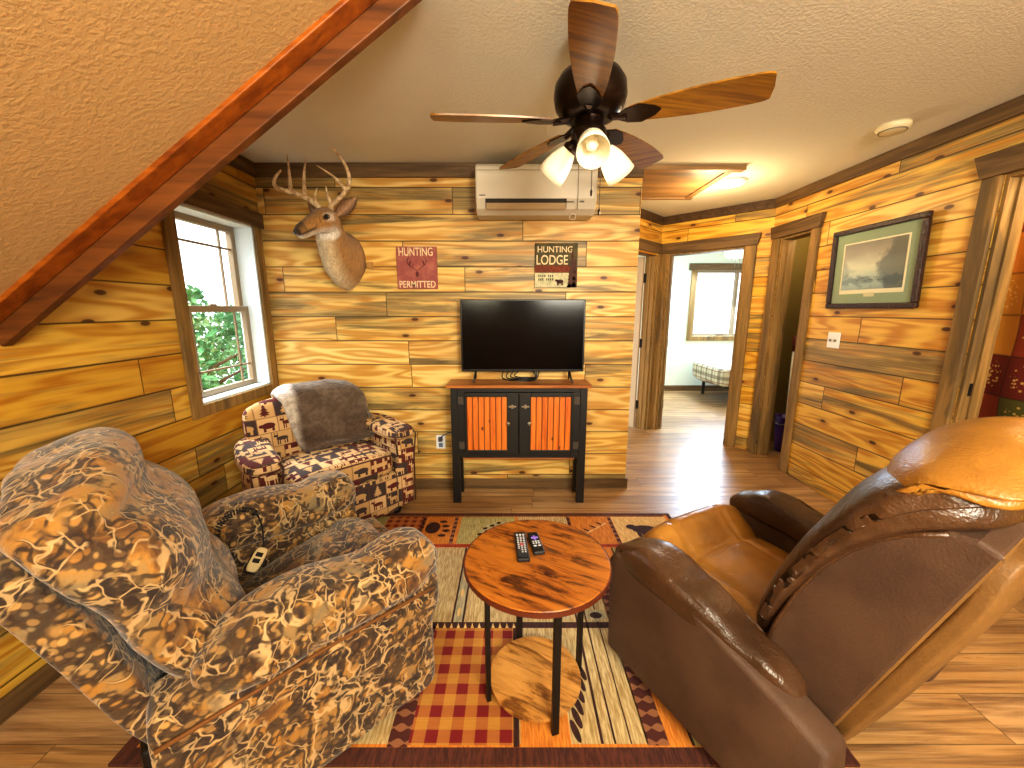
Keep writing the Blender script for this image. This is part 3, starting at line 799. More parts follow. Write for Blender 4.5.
# ------------------------------------------------------------------ signs
def sign(name, label, x, z, w_, h_, build, base):
    t = thing(name, label, 'sign', (x, YF-.001, z))
    bm = NEW(); box(bm, -w_/2, w_/2, -.018, 0, -h_/2, h_/2); obj('board', bm, base, t, bevel=.002)
    build(t, w_, h_)
def weath(c1, c2, sc=14.0):
    return lambda nb: dict(color=nb.mix(nb.sm(nb.noise(nb.co(), sc, 5, .65), .4, .7), c1, c2), rough=.75)
CREAM = mat('sign cream paint', weath(hx('#e8d6b0'), hx('#d9b892'), 40.0))
def b1(t, w_, h_):
    y = -.0186; bm = NEW()
    text_mesh(bm, 'HUNTING', -.005, h_*.38, w_*.84, h_*.20, y, thick=.012)
    obj('lettering', bm, CREAM, t); bm = NEW(); text_mesh(bm, 'PERMITTED', 0, -h_*.39, w_*.90, h_*.16, y, thick=.012)
    obj('lettering', bm, CREAM, t)
    bm = NEW(); y = -.0184
    for s in (-1, 1):
        tube(bm, smoothpts([(0, y, -.02), (s*.03, y, .0), (s*.062, y, .025), (s*.07, y, .055), (s*.055, y, .075)], 4), [.008]*17, 4, .15)
        tube(bm, [(s*.055, y, .018), (s*.045, y, .05)], .005, 4, .15); tube(bm, [(s*.035, y, .005), (s*.025, y, .035)], .004, 4, .15)
    disc(bm, (0, -.045), .012, .02, y)
    obj('antler_emblem', bm, mat('emblem dark red', color=hx('#5c2020'), rough=.7), t)
sign('hunting_permitted_sign', 'square dark red sign reading HUNTING PERMITTED beside the deer head', -.70, 1.747, .297, .30, b1, mat('sign red', weath(hx('#96504a'), hx('#b06a5c'))))
def b2(t, w_, h_):
    y = -.0186
    bm = NEW(); ngon(bm, [(-w_*.5, y, -h_*.5), (w_*.34, y, -h_*.5), (w_*.34, y, -h_*.17), (-w_*.5, y, -h_*.17)]); obj('lower_panel', bm, mat('sign pale panel', weath(hx('#cfc8a4'), hx('#a9a684'), 30.0)), t)
    bm = NEW(); ngon(bm, [(-w_*.5, y, -h_*.165), (w_*.34, y, -h_*.165), (w_*.34, y, h_*.0), (-w_*.5, y, h_*.0)]); obj('middle_band', bm, mat('sign red band', weath(hx('#7a3418'), hx('#5c2a14'), 30.0)), t)
    bm = NEW(); text_mesh(bm, 'HUNTING', -.01, h_*.36, w_*.82, h_*.14, y-.0004, thick=.01); obj('lettering', bm, CREAM, t); bm = NEW(); text_mesh(bm, 'LODGE', -.03, h_*.125, w_*.74, h_*.22, y-.0004, thick=.012)
    obj('lettering', bm, CREAM, t)
    bm = NEW(); 
    pts = [(-.125+.01*i, y-.0006, -.028+.014*sin(i*1.9)+.006*sin(i*.7)) for i in range(23)]
    tube(bm, smoothpts(pts, 3), .0035, 5, .2); obj('script_lettering', bm, mat('sign rust script', color=hx('#d1763f'), rough=.7), t)
    bm = NEW()
    for r_, zz in ((0, -.075), (1, -.10)):
        for i in range(8):
            if i != (4, 3)[r_]: ngon(bm, [(-.13+.0145*i, y-.0004, zz-.008), (-.122+.0145*i, y-.0004, zz-.008), (-.122+.0145*i, y-.0004, zz+.008), (-.13+.0145*i, y-.0004, zz+.008)])
    obj('small_lettering', bm, mat('sign dark ink', color=hx('#2e3a24'), rough=.7), t)
    bm = NEW()
    for (cx, hh, ww_) in ((.118, .26, .035), (.14, .2, .03), (.10, .12, .02)):
        for k in range(5):
            zb = -h_*.5+hh*k/5; ngon(bm, [(cx-ww_*(1-k/6), y-.0008-.0001*k, zb), (cx+ww_*(1-k/6) if cx+ww_*(1-k/6) < w_*.5 else w_*.5, y-.0008-.0001*k, zb), (cx, y-.0008-.0001*k, zb+hh/3.2)])
    for (cx, cz, a_, b_) in ((.03, -.115, .026, .015), (.005, -.108, .012, .009)): disc(bm, (cx, cz), a_, b_, y-.0008)
    for x in (.012, .022, .04, .05): ngon(bm, [(x-.004, y-.0008, -.143), (x+.004, y-.0008, -.143), (x+.004, y-.0008, -.115), (x-.004, y-.0008, -.115)])
    obj('pine_tree_emblem', bm, mat('sign brown ink', color=hx('#4a2214'), rough=.7), t)
sign('hunting_lodge_sign', 'weathered square sign reading HUNTING LODGE above the television', .325, 1.765, .312, .312, b2, mat('sign olive', weath(hx('#5a4f2c'), hx('#3f3a22'))))

# ------------------------------------------------------------------ mini split air conditioner
ACW = mat('ac white plastic', color=hx('#cbc2b0'), rough=.4)
ac = thing('air_conditioner', 'white wall mounted mini split air conditioner high on the far wall', 'air conditioner', (.16, YF-.024, 2.075))
prof = [(0, 0), (0, .31), (-.19, .31), (-.225, .285), (-.235, .24), (-.228, .09), (-.20, .03), (-.15, 0)]
bm = NEW(); prism(bm, [(-.40, y, z) for y, z in prof], (.80, 0, 0)); obj('body', bm, ACW, ac, bevel=.012, seg=3)
bm = NEW(); prism(bm, [(-.335, -.2295, .088), (-.335, -.2335, .087), (-.335, -.2085, .030), (-.335, -.2, .034)], (.535, 0, 0)); obj('air_outlet', bm, mat('ac dark slot', color=hx('#2e2418'), rough=.6), ac)
bm = NEW(); prism(bm, [(-.33, -.233, .062), (-.33, -.239, .055), (-.33, -.220, .022), (-.33, -.214, .027)], (.525, 0, 0)); obj('louver', bm, mat('ac louver', color=hx('#b29a76'), rough=.5), ac, bevel=.002)
bm = NEW(); box(bm, .27, .274, -.2375, -.228, .02, .29); box(bm, -.39, .39, -.2335, -.228, .258, .262); obj('panel_seam', bm, mat('ac seam', color=hx('#8a7d66'), rough=.6), ac)
for b_ in ((-.375, -.335, -.2345, -.230, .105, .111), (.20, .25, -.2325, -.225, .066, .072), (.285, .315, -.2325, -.225, .066, .074)):
    bm = NEW(); box(bm, *b_); obj('marking', bm, mat('ac grey mark', color=hx('#6a6458'), rough=.6), ac)
bm = NEW(); tube(bm, [(.25+.022*cos(a), -.17, -.012+.018*sin(a)) for a in [2*pi*i/20 for i in range(21)]], .003, 6); obj('pull_loop', bm, ACW, ac, smooth=True)

# ------------------------------------------------------------------ picture, switch, smoke detector, hall light, attic hatch
def f_print(nb):
    X, Y, Z = nb.xyz(nb.co()); # local: Y along the wall, Z up
    n = nb.noise(nb.vec(Y*5, Z*9, 3.0), 1.0, 5, .6)
    col = nb.ramp(Z/.36+.5+(n-.5)*.3, [(0, hx('#7d8f86')), (.3, hx('#a9b6a4')), (.5, hx('#c8c9ac')), (.75, hx('#a39a80')), (1, hx('#7f7a68'))])
    r = nb.noise(nb.vec(Y*7, Z*5, 8.0), 1.0, 5, .6)
    tree = nb.sm((-Y)-.02-nb.abs(Z-.02)*.6+(r-.5)*.25, .0, .05)
    col = nb.mix(tree*.75, col, hx('#4a4e44'))
    l2 = nb.sm(Y-.12-nb.abs(Z+.02)*1.1+(r-.5)*.2, .0, .05)
    col = nb.mix(l2*.45, col, hx('#5f6a60'))
    mist = nb.sm(nb.noise(nb.vec(Y*9, Z*16, 1.0), 1.0, 4, .6)-nb.abs(Z+.09)*4.0, .35, .5)
    col = nb.mix(mist*.55, col, hx('#3c4a4c'))
    return dict(color=col, rough=.25)
pc = thing('framed_picture', 'dark framed lake print with a green mat hanging on the right wall', 'picture', (XR-.001, 2.755, 1.735))
pc.rotation_euler = (0, R(-2.0), 0)
PW, PH = .345, .28
DKF = mat('dark carved frame', lambda nb: (lambda v: dict(color=nb.mix(v, hx('#150c0a'), hx('#4a2c22')), rough=.35, bump=(v, .8, .01)))(nb.noise(nb.co(), 60.0, 3)))
bm = NEW(); fw = .036
box(bm, -.04, -.008, -PW, PW, PH-fw, PH); box(bm, -.04, -.008, -PW, PW, -PH, -PH+fw); box(bm, -.04, -.008, -PW, -PW+fw, -PH+fw, PH-fw); box(bm, -.04, -.008, PW-fw, PW, -PH+fw, PH-fw)
obj('frame', bm, DKF, pc, bevel=.008, seg=3)
bm = NEW(); box(bm, -.022, -.009, -PW+fw, PW-fw, -PH+fw, PH-fw); obj('mat_board', bm, mat('mat green', color=hx('#8f9f86'), rough=.8), pc)
bm = NEW(); box(bm, -.0232, -.0221, -.245, .245, -.178, .178); obj('print_border', bm, mat('print paper', color=hx('#ddd8bc'), rough=.7), pc)
bm = NEW(); box(bm, -.0244, -.0233, -.232, .232, -.150, .168); obj('print', bm, mat('lake print', f_print), pc)
bm = NEW()
for k in range(7):
    yy = .10-.035*k; zz = -.085+.012*sin(k*2.0)
    for s in (-1, 1): ngon(bm, [(-.0249, yy, zz), (-.0249, yy+.022*s, zz+.012), (-.0249, yy+.006*s, zz-.004)])
obj('flying_birds', bm, mat('bird ink', color=hx('#2e3432'), rough=.6), pc)
bm = NEW(); box(bm, -.0245, -.0232, -.045, .035, -.20, -.172); obj('title_plate', bm, mat('title plate', color=hx('#c9c4a4'), rough=.5), pc)
sw_ = thing('light_switch', 'white double toggle switch plate below the framed picture', 'light switch', (XR-.001, 3.0, 1.215))
bm = NEW(); box(bm, -.006, 0, -.058, .058, -.06, .06); obj('cover_plate', bm, WHITE, sw_, bevel=.003)
for y in (-.023, .023):
    bm = NEW(); box(bm, -.018, -.006, y-.006, y+.006, -.012, .008); obj('toggle', bm, mat('toggle grey', color=hx('#8a8478'), rough=.5), sw_, bevel=.002)
sd = thing('smoke_detector', 'round cream smoke detector on the ceiling near the right wall', 'smoke detector', (2.13, 2.41, CZ-.001))
bm = NEW(); lathe(bm, [(.001, 0), (.075, 0), (.078, -.012), (.07, -.03), (.05, -.04), (.001, -.042)], 32); obj('housing', bm, mat('detector cream', color=hx('#d8cba8'), rough=.5), sd, smooth=True)
bm = NEW(); lathe(bm, [(.056, -.0365), (.062, -.0375), (.064, -.033)], 32); obj('vent_ring', bm, mat('detector grey', color=hx('#7f7660'), rough=.6), sd, smooth=True)
hl = thing('ceiling_light', 'small round glowing flush light on the ceiling beside the attic hatch', 'ceiling light', (1.76, 3.39, CZ-.001))
bm = NEW(); lathe(bm, [(.001, 0), (.11, 0), (.112, -.012), (.10, -.02), (.001, -.02)], 32); obj('trim_ring', bm, WHITE, hl, smooth=True)
bm = NEW(); lathe(bm, [(.001, -.02), (.095, -.0205), (.08, -.03), (.001, -.036)], 32); obj('diffuser', bm, mat('glowing diffuser', color=hx('#fff0d0'), emit=hx('#ffd48a'), estr=9.0), hl, smooth=True)
HATCH = wood_mat('hatch pine', hx('#7a5c38'), hx('#a07c4c'), 0, .6, rough=.5, streak=hx('#66584a'))
ht = thing('attic_hatch', 'pine attic hatch with a wood frame in the hall ceiling', 'hatch', (1.24, 3.45, CZ-.001))
bm = NEW(); box(bm, -.28, .33, -.36, .34, -.018, 0); obj('panel', bm, HATCH, ht)
bm = NEW(); box(bm, -.30, .44, -.42, -.355, -.03, 0); box(bm, -.30, .40, .335, .385, -.028, 0); box(bm, .325, .375, -.355, .335, -.028, 0); box(bm, -.30, -.275, -.355, .335, -.028, 0)
obj('frame', bm, HATCH, ht, bevel=.003)

# ------------------------------------------------------------------ ceiling fan
def f_blade(nb):
    X, Y, Z = nb.xyz(nb.co()); n = nb.noise(nb.vec(X*3, Y*45.0, Z*3), 1.0, 4, .6, .5)
    return dict(color=nb.mix(nb.sm(n, .3, .7), hx('#6a4212'), hx('#a0701f')), rough=.32, spec=.5)
BLADE = mat('walnut fan blade', f_blade)
SHADE = mat('frosted shade', color=hx('#efe6cf'), rough=.45, emit=hx('#ffe3b0'), estr=.05)
fan = thing('ceiling_fan', 'bronze five blade ceiling fan with walnut blades and three frosted shades, over the sitting area', 'ceiling fan', (.297, 1.665, -.03))
ZB = 2.185
bm = NEW(); lathe(bm, [(.001, CZ+.029), (.075, CZ+.029), (.078, CZ+.0), (.06, CZ-.03), (.055, CZ-.09), (.07, CZ-.102), (.115, CZ-.12), (.134, CZ-.15), (.138, CZ-.19), (.130, CZ-.225), (.105, CZ-.255), (.07, CZ-.268), (.001, CZ-.27)], 40); obj('motor_housing', bm, BRONZE, fan, smooth=True)
bm = NEW(); lathe(bm, [(.001, 2.25), (.062, 2.245), (.066, 2.22), (.058, 2.21), (.056, 2.165), (.066, 2.155), (.068, 2.135), (.05, 2.115), (.03, 2.10), (.001, 2.098)], 32); obj('switch_housing', bm, BRONZE, fan, smooth=True)
for a in (-24, 48, 122, 183, 260):
    M = Matrix.Rotation(R(a), 4, 'Z') @ Matrix.Translation((0, 0, ZB+.005)) @ Matrix.Rotation(R(-14), 4, 'X')
    bm = NEW()
    prof = smoothpts([(.15, .034), (.22, .047), (.31, .058), (.42, .065), (.51, .065), (.578, .061), (.600, .052)], 4)
    out = [(x, -hw) for x, hw in prof]+[(.605, 0)]+[(x, hw) for x, hw in prof[::-1]]
    prism(bm, [M @ V((x, y, -.003)) for x, y in out], (M.to_3x3() @ V((0, 0, .006))))
    b = obj('blade', bm, BLADE, fan)
    bm = NEW(); M2 = Matrix.Rotation(R(a), 4, 'Z')
    p2 = [(.14, -.035), (.19, -.045), (.24, -.022), (.26, 0), (.24, .022), (.19, .045), (.14, .035), (.11, .014), (.11, -.014)]
    prism(bm, [M @ V((x, y, -.0085)) for x, y in p2], (M.to_3x3() @ V((0, 0, .005))))
    tube(bm, [M2 @ V((.05, 0, 2.225)), M2 @ V((.09, 0, ZB+.005)), M @ V((.14, 0, -.008))], [.016, .014, .012], 8)
    obj('blade_arm', bm, BRONZE, b)
for a in (-94, 26, 146):
    D = V((cos(R(a))*.72, sin(R(a))*.72, -.70)).normalized()
    base = V((cos(R(a))*.05, sin(R(a))*.05, 2.135))
    s_, u_ = frame_of(D); M = Matrix.Translation(base) @ Matrix((( s_.x, u_.x, D.x), (s_.y, u_.y, D.y), (s_.z, u_.z, D.z))).to_4x4()
    bm = NEW(); lathe(bm, [(.001, -.01), (.016, -.01), (.02, .02), (.03, .03), (.03, .045), (.02, .048), (.001, .048)], 20, M); k_ = obj('lamp_holder', bm, BRONZE, fan, smooth=True)
    bm = NEW(); lathe(bm, [(.028, .044), (.036, .06), (.048, .09), (.056, .13), (.060, .165), (.0575, .165), (.052, .128), (.043, .09), (.031, .06), (.024, .05)], 28, M); obj('lamp_shade', bm, SHADE, fan, smooth=True)
    bm = NEW(); lathe(bm, [(.001, .05), (.012, .055), (.022, .09), (.022, .11), (.012, .13), (.001, .133)], 16, M); obj('bulb', bm, mat('bulb', color=(.9, .85, .7), emit=hx('#ffdca0'), estr=.15), fan, smooth=True)
for x, L_ in ((.012, .17), (.045, .24)):
    bm = NEW(); cyl(bm, (x, -.03, 2.11), (x, -.03, 2.11-L_), .0018, 6); lathe(bm, [(.001, 0), (.004, .003), (.005, .02), (.001, .028)], 8, Matrix.Translation((x, -.03, 2.11-L_-.028))); obj('pull_chain', bm, BRONZE, fan)

# bedroom fan (white blades, two bright shades in view)
f2 = thing('ceiling_fan', 'small white bladed ceiling fan with glowing shades in the bedroom', 'ceiling fan', (3.19, 5.8, 0))
bm = NEW(); lathe(bm, [(.001, CZ-.001), (.07, CZ-.001), (.07, CZ-.05), (.11, CZ-.07), (.11, CZ-.13), (.06, CZ-.15), (.05, CZ-.19), (.001, CZ-.19)], 24); obj('motor_housing', bm, STEEL, f2, smooth=True)
for a in (-20, 52, 124, 196, 268):
    M = Matrix.Rotation(R(a), 4, 'Z') @ Matrix.Translation((0, 0, CZ-.12)) @ Matrix.Rotation(R(-12), 4, 'X')
    bm = NEW(); prism(bm, [M @ V(p) for p in ((.1, -.03, 0), (.2, -.055, 0), (.5, -.065, 0), (.53, 0, 0), (.5, .065, 0), (.2, .055, 0), (.1, .03, 0))], (0, 0, .006)); obj('blade', bm, WHITE, f2)
for a in (-60, 60, 180):
    D = V((cos(R(a))*.7, sin(R(a))*.7, -.6)).normalized(); base = V((cos(R(a))*.03, sin(R(a))*.03, CZ-.18))
    s_, u_ = frame_of(D); M = Matrix.Translation(base) @ Matrix(((s_.x, u_.x, D.x), (s_.y, u_.y, D.y), (s_.z, u_.z, D.z))).to_4x4()
    bm = NEW(); lathe(bm, [(.001, 0), (.03, .01), (.05, .05), (.06, .12), (.04, .13), (.001, .135)], 16, M); obj('lamp_shade', bm, mat('lit shade', color=(1, 1, .95), emit=hx('#fff0d0'), estr=2.5), f2, smooth=True)
for x in (-.02, .04):
    bm = NEW(); cyl(bm, (x, -.03, CZ-.2), (x, -.03, CZ-.42), .003, 6); obj('pull_chain', bm, STEEL, f2)

def fluff(bm, cl, fl, n, l0, l1, wd, down, seed):
    rnd = random.Random(seed)
    for i in range(n):
        f = rnd.choice(fl); a = [v.co for v in f.verts]; r1, r2 = rnd.random(), rnd.random()
        p = a[0].lerp(a[1], r1).lerp(a[-1].lerp(a[2], r1), r2)
        d = (f.normal+V((rnd.gauss(0, .5), rnd.gauss(0, .5), rnd.gauss(down, .5)))).normalized()*rnd.uniform(l0, l1); s_ = d.orthogonal().normalized()*wd
        c = f.verts[0][cl]; lum = rnd.uniform(.7, 1.35)
        q = [bm.verts.new(x) for x in (p-s_, p+s_, p+d)]
        for x in q: x[cl] = (c[0]*lum, c[1]*lum, c[2]*lum, 1)
        bm.faces.new(q)
# ------------------------------------------------------------------ mounted deer head
def f_fur(nb):
    c = nb.attr('Col'); P = nb.xyz(nb.co())
    n = nb.noise(nb.vec(P[0]*70, P[1]*70, P[2]*26), 1.0, 4, .7, 1.2)
    return dict(color=nb.mix(nb.sm(n, .35, .7)*.55, c, nb.mix(1.0, c, hx('#8a6a4a'), 'MULTIPLY')), rough=.85, bump=(n, .9, .012), sheen=.2)
FUR = mat('deer fur', f_fur)
ANT = mat('antler', lambda nb: dict(color=nb.mix(nb.sm(nb.noise(nb.co(), 30.0, 4), .35, .7), hx('#dcc49a'), hx('#a07a4c')), rough=.5))
deer = thing('deer_head', 'mounted whitetail buck head with antlers on the far wall near the window', 'deer head', (-1.20, YF-.001, 1.79))
DO = V(deer.location)
bm = NEW()
P = [(-1.205, 2.999, 1.80, .125, .185), (-1.21, 2.93, 1.80, .130, .195), (-1.215, 2.85, 1.835, .118, .175), (-1.212, 2.775, 1.895, .098, .140), (-1.20, 2.71, 1.955, .083, .108),
     (-1.186, 2.66, 1.998, .075, .084), (-1.193, 2.61, 1.998, .068, .074), (-1.222, 2.57, 1.972, .054, .061), (-1.262, 2.538, 1.938, .042, .049), (-1.294, 2.515, 1.912, .037, .042), (-1.312, 2.502, 1.90, .026, .026)]
PP = smoothpts(P, 4); rs = []; seg = 28
for i, q in enumerate(PP):
    c = V(q[:3]); t = V(PP[min(i+1, len(PP)-1)][:3])-V(PP[max(i-1, 0)][:3])
    if i == 0: t = V((0, -1, 0))
    s_, u_ = frame_of(t)
    ring = []
    for k in range(seg):
        a = 2*pi*k/seg; f = i/(len(PP)-1)
        d = 1.0
        if f < .45 and sin(a) < 0: d += .10*noise.noise((cos(a)*3, i*.5, 2.2))+.06*(-sin(a))
        if .5 < f < .65: d += .06*abs(cos(a))
        ring.append(c+s_*cos(a)*(1-(.38*max(0, -sin(a))**2 if f < .35 else 0))*q[3]*d+u_*sin(a)*q[4]*d-DO)
    rs.append(ring)
cl = bm.verts.layers.float_color.new('Col')
VR = rings(bm, rs)
tan, dk, cream, white, mz = hx('#b88a4a'), hx('#6c4c2a'), hx('#e2d0ac'), hx('#f6f0e4'), hx('#4c3520')
def mixc(a, b, t): return tuple(lerp(x, y, max(0, min(1, t))) for x, y in zip(a, b))
for i, ring in enumerate(VR):
    f = i/(len(VR)-1)
    for k, v in enumerate(ring):
        a = 2*pi*k/seg; dn = -sin(a); lf_ = -(v.co.x+DO.x+1.21)/.12
        c = mixc(tan, dk, (sin(a)-.3)*.8)
        if f < .48: c = mixc(c, cream, (dn*.8+lf_*1.0+.05)*1.7)
        if .42 < f < .62: c = mixc(c, white, (dn-.35)*3)
        if f > .62: c = mixc(c, white, (dn-.5)*2.5)
        if f > .80: c = mixc(c, mz, (sin(a)*.6+.4))
        if f > .9: c = mixc(mz, white, (dn-.3)*2)
        if f > .74 and abs(dn-.42) < .13: c = hx('#33241a')
        if abs(f-.60) < .045 and abs(sin(a)-.15) < .35: c = mixc(c, white, .55)
        v[cl] = (*c, 1)
bm.normal_update()
fluff(bm, cl, [f for f in bm.faces if f.normal.y < .2 and f.calc_center_median().z < .14 and f.calc_center_median().x < .03 and f.calc_center_median().y > -.36], 2200, .010, .022, .0016, -.9, 11)
body = obj('head_and_neck', bm, FUR, deer, smooth=True)
bm = NEW(); sbox(bm, -.024, .024, -.012, .014, -.015, .017, k=2.6, n=6)
for v in bm.verts: v.co = Matrix.Rotation(R(-38), 3, 'Z') @ v.co + V((-1.314, 2.503, 1.909))-DO
obj('nose', bm, mat('deer nose', color=hx('#15100e'), rough=.3), deer, smooth=True)
hd = V((-.12, -.145, -.07)).normalized(); sd_ = hd.cross(V((0, 0, 1))).normalized()
for s in (-1, 1):
    c = V((-1.197, 2.60, 2.008))+sd_*(-s)*.0635-DO
    bm = NEW(); lathe(bm, [(.001, -.014), (.010, -.010), (.014, 0), (.010, .010), (.001, .014)], 14)
    for v in bm.verts: v.co += c
    ey = obj('eye', bm, mat('deer eye', color=hx('#0a0706'), rough=.08), deer, smooth=True)
    bm = NEW(); tube(bm, [c+hd*.018*cos(t)*1.15+V((0, 0, .013*sin(t)))+sd_*(-s)*.003 for t in [2*pi*i/16 for i in range(17)]], .0045, 6); obj('eyelid', bm, mat('deer eyelid', color=hx('#5e4226'), rough=.8), ey, smooth=True)
def ear(base, tip, nrm):
    base, tip, nrm = V(base)-DO, V(tip)-DO, V(nrm).normalized(); d = tip-base; sdv = d.cross(nrm).normalized()
    n = 10; a = NEW(); cl = a.verts.layers.float_color.new('Col')
    def pt(t, s): 
        wv = .040*sin(pi*min(1, t*.92+.10))**.8*(1 if t < .98 else .1)
        return base+d*t+sdv*s*wv-nrm*(.022*(1-s*s))*sin(pi*min(1, t+.1))
    g = [[a.verts.new(pt(i/n, j/4-1)) for j in range(9)] for i in range(n+1)]
    for i in range(n):
        for j in range(8): a.faces.new((g[i][j], g[i+1][j], g[i+1][j+1], g[i][j+1]))
    for r in g:
        for j, v in enumerate(r): v[cl] = (*mixc(hx('#cda37c'), hx('#6b4524'), abs(j-4)/4), 1)
    o = obj('ear', a, FUR, deer, smooth=True); m = o.modifiers.new('s', 'SOLIDIFY'); m.thickness = .006
ear((-1.14, 2.69, 2.045), (-1.008, 2.735, 2.175), (-.1, -1, -.2))
ear((-1.235, 2.67, 2.05), (-1.345, 2.735, 2.145), (-.3, -1, -.1))
def antler(beam, tines):
    bm = NEW(); pts = smoothpts([V(p)-DO for p in beam], 5); n = len(pts)
    tube(bm, pts, [.0165*(1-i/(n-1))**.6*.9+.004 for i in range(n)], 9)
    for t in tines:
        q = smoothpts([V(p)-DO for p in t], 5); n = len(q); tube(bm, q, [.0125*(1-i/(n-1))+.0022 for i in range(n)], 8)
    lathe(bm, [(.001, -.012), (.018, -.008), (.021, 0), (.018, .008), (.001, .012)], 12, Matrix.Translation(V(beam[0])-DO))
    obj('antler', bm, ANT, deer, smooth=True)
antler([(-1.228, 2.665, 2.06), (-1.245, 2.66, 2.10), (-1.318, 2.64, 2.15), (-1.389, 2.60, 2.168), (-1.438, 2.56, 2.18), (-1.425, 2.53, 2.216), (-1.375, 2.52, 2.262)],
       [[(-1.375, 2.605, 2.166), (-1.36, 2.58, 2.271), (-1.361, 2.58, 2.371)], [(-1.306, 2.635, 2.15), (-1.29, 2.62, 2.266), (-1.267, 2.62, 2.368)], [(-1.25, 2.655, 2.10), (-1.233, 2.62, 2.145), (-1.212, 2.61, 2.188)]])
antler([(-1.175, 2.69, 2.07), (-1.165, 2.70, 2.115), (-1.105, 2.72, 2.171), (-1.054, 2.72, 2.238), (-1.047, 2.70, 2.309), (-1.069, 2.66, 2.377), (-1.108, 2.62, 2.43)],
       [[(-1.075, 2.72, 2.205), (-1.13, 2.68, 2.273), (-1.219, 2.64, 2.33)], [(-1.168, 2.70, 2.11), (-1.179, 2.67, 2.17), (-1.177, 2.66, 2.214)]])
bm = NEW(); box(bm, .13, .175, -.02, .0, -.05, .0); box(bm, .135, .165, -.028, -.02, -.043, -.012); obj('wall_bracket', bm, mat('bracket wood', color=hx('#b58a48'), rough=.6), deer, bevel=.002)

# ------------------------------------------------------------------ fabrics
def f_camo(nb):
    P = nb.co(); x = nb.xyz(P)
    w = nb.noise(P, 3.0, 3, .5)
    base = nb.ramp(nb.noise(P, 5.0, 4, .6, .8), [(.28, hx('#33190a')), (.38, hx('#664015')), (.48, hx('#9c6e28')), (.58, hx('#8f7040')), (.66, hx('#75654a')), (.78, hx('#46321e'))])
    # leaf and grass litter
    d, c = nb.vor(nb.vec(x[0]*34+w*9, x[1]*34+w*6, x[2]*46+w*8), 1.0, 'F1'); cc = nb.xyz(c)
    lit = nb.sm(nb.noise(P, 8.0, 3, .55, .8), .43, .52)
    col = nb.mix(lit*nb.gt(cc[0], .35)*.85, base, nb.mix(cc[1], hx('#34190a'), hx('#b98f50')))
    col = nb.mix(lit*nb.sm(d, .3, .5)*.85, col, hx('#281307'))
    # branching twigs: warped cell edges, each with a dark shadow beside it
    wx = nb.noise(P, 6.0, 3, .6); wy = nb.noise(nb.vec(x[1]+3.0, x[2]+1.0, x[0]), 6.0, 3, .6); wz = nb.noise(nb.vec(x[2]+7.0, x[0], x[1]), 6.0, 3, .6)
    for sc, wd_, k, ms in ((5.5, .030, .9, .48), (11.0, .045, .85, .47), (22.0, .07, .7, .49)):
        for off, cc_, kk, wm in ((.035, hx('#241005'), .85, 1.5), (0.0, hx('#b89a6c'), k, .8)):
            e_, _ = nb.vor(nb.vec(x[0]+wx*.13+off*.35, x[1]*.9+wy*.13+off*.3, x[2]*.72+wz*.13-off*.4+sc), sc, 'DISTANCE_TO_EDGE')
            msk = nb.sm(nb.noise(P, sc*.6, 2, .5), ms-.03, ms+.05)
            col = nb.mix(nb.sm(e_, wd_*.35*wm, wd_*wm, 1, 0)*kk*msk, col, cc_)
    n = nb.noise(P, 90.0, 2)
    return dict(color=col, rough=.8, bump=(nb.noise(P, 14.0, 4, .6, .8)+n*.2, .5, .016), sheen=.25)
CAMO = mat('woodland camouflage fabric', f_camo)
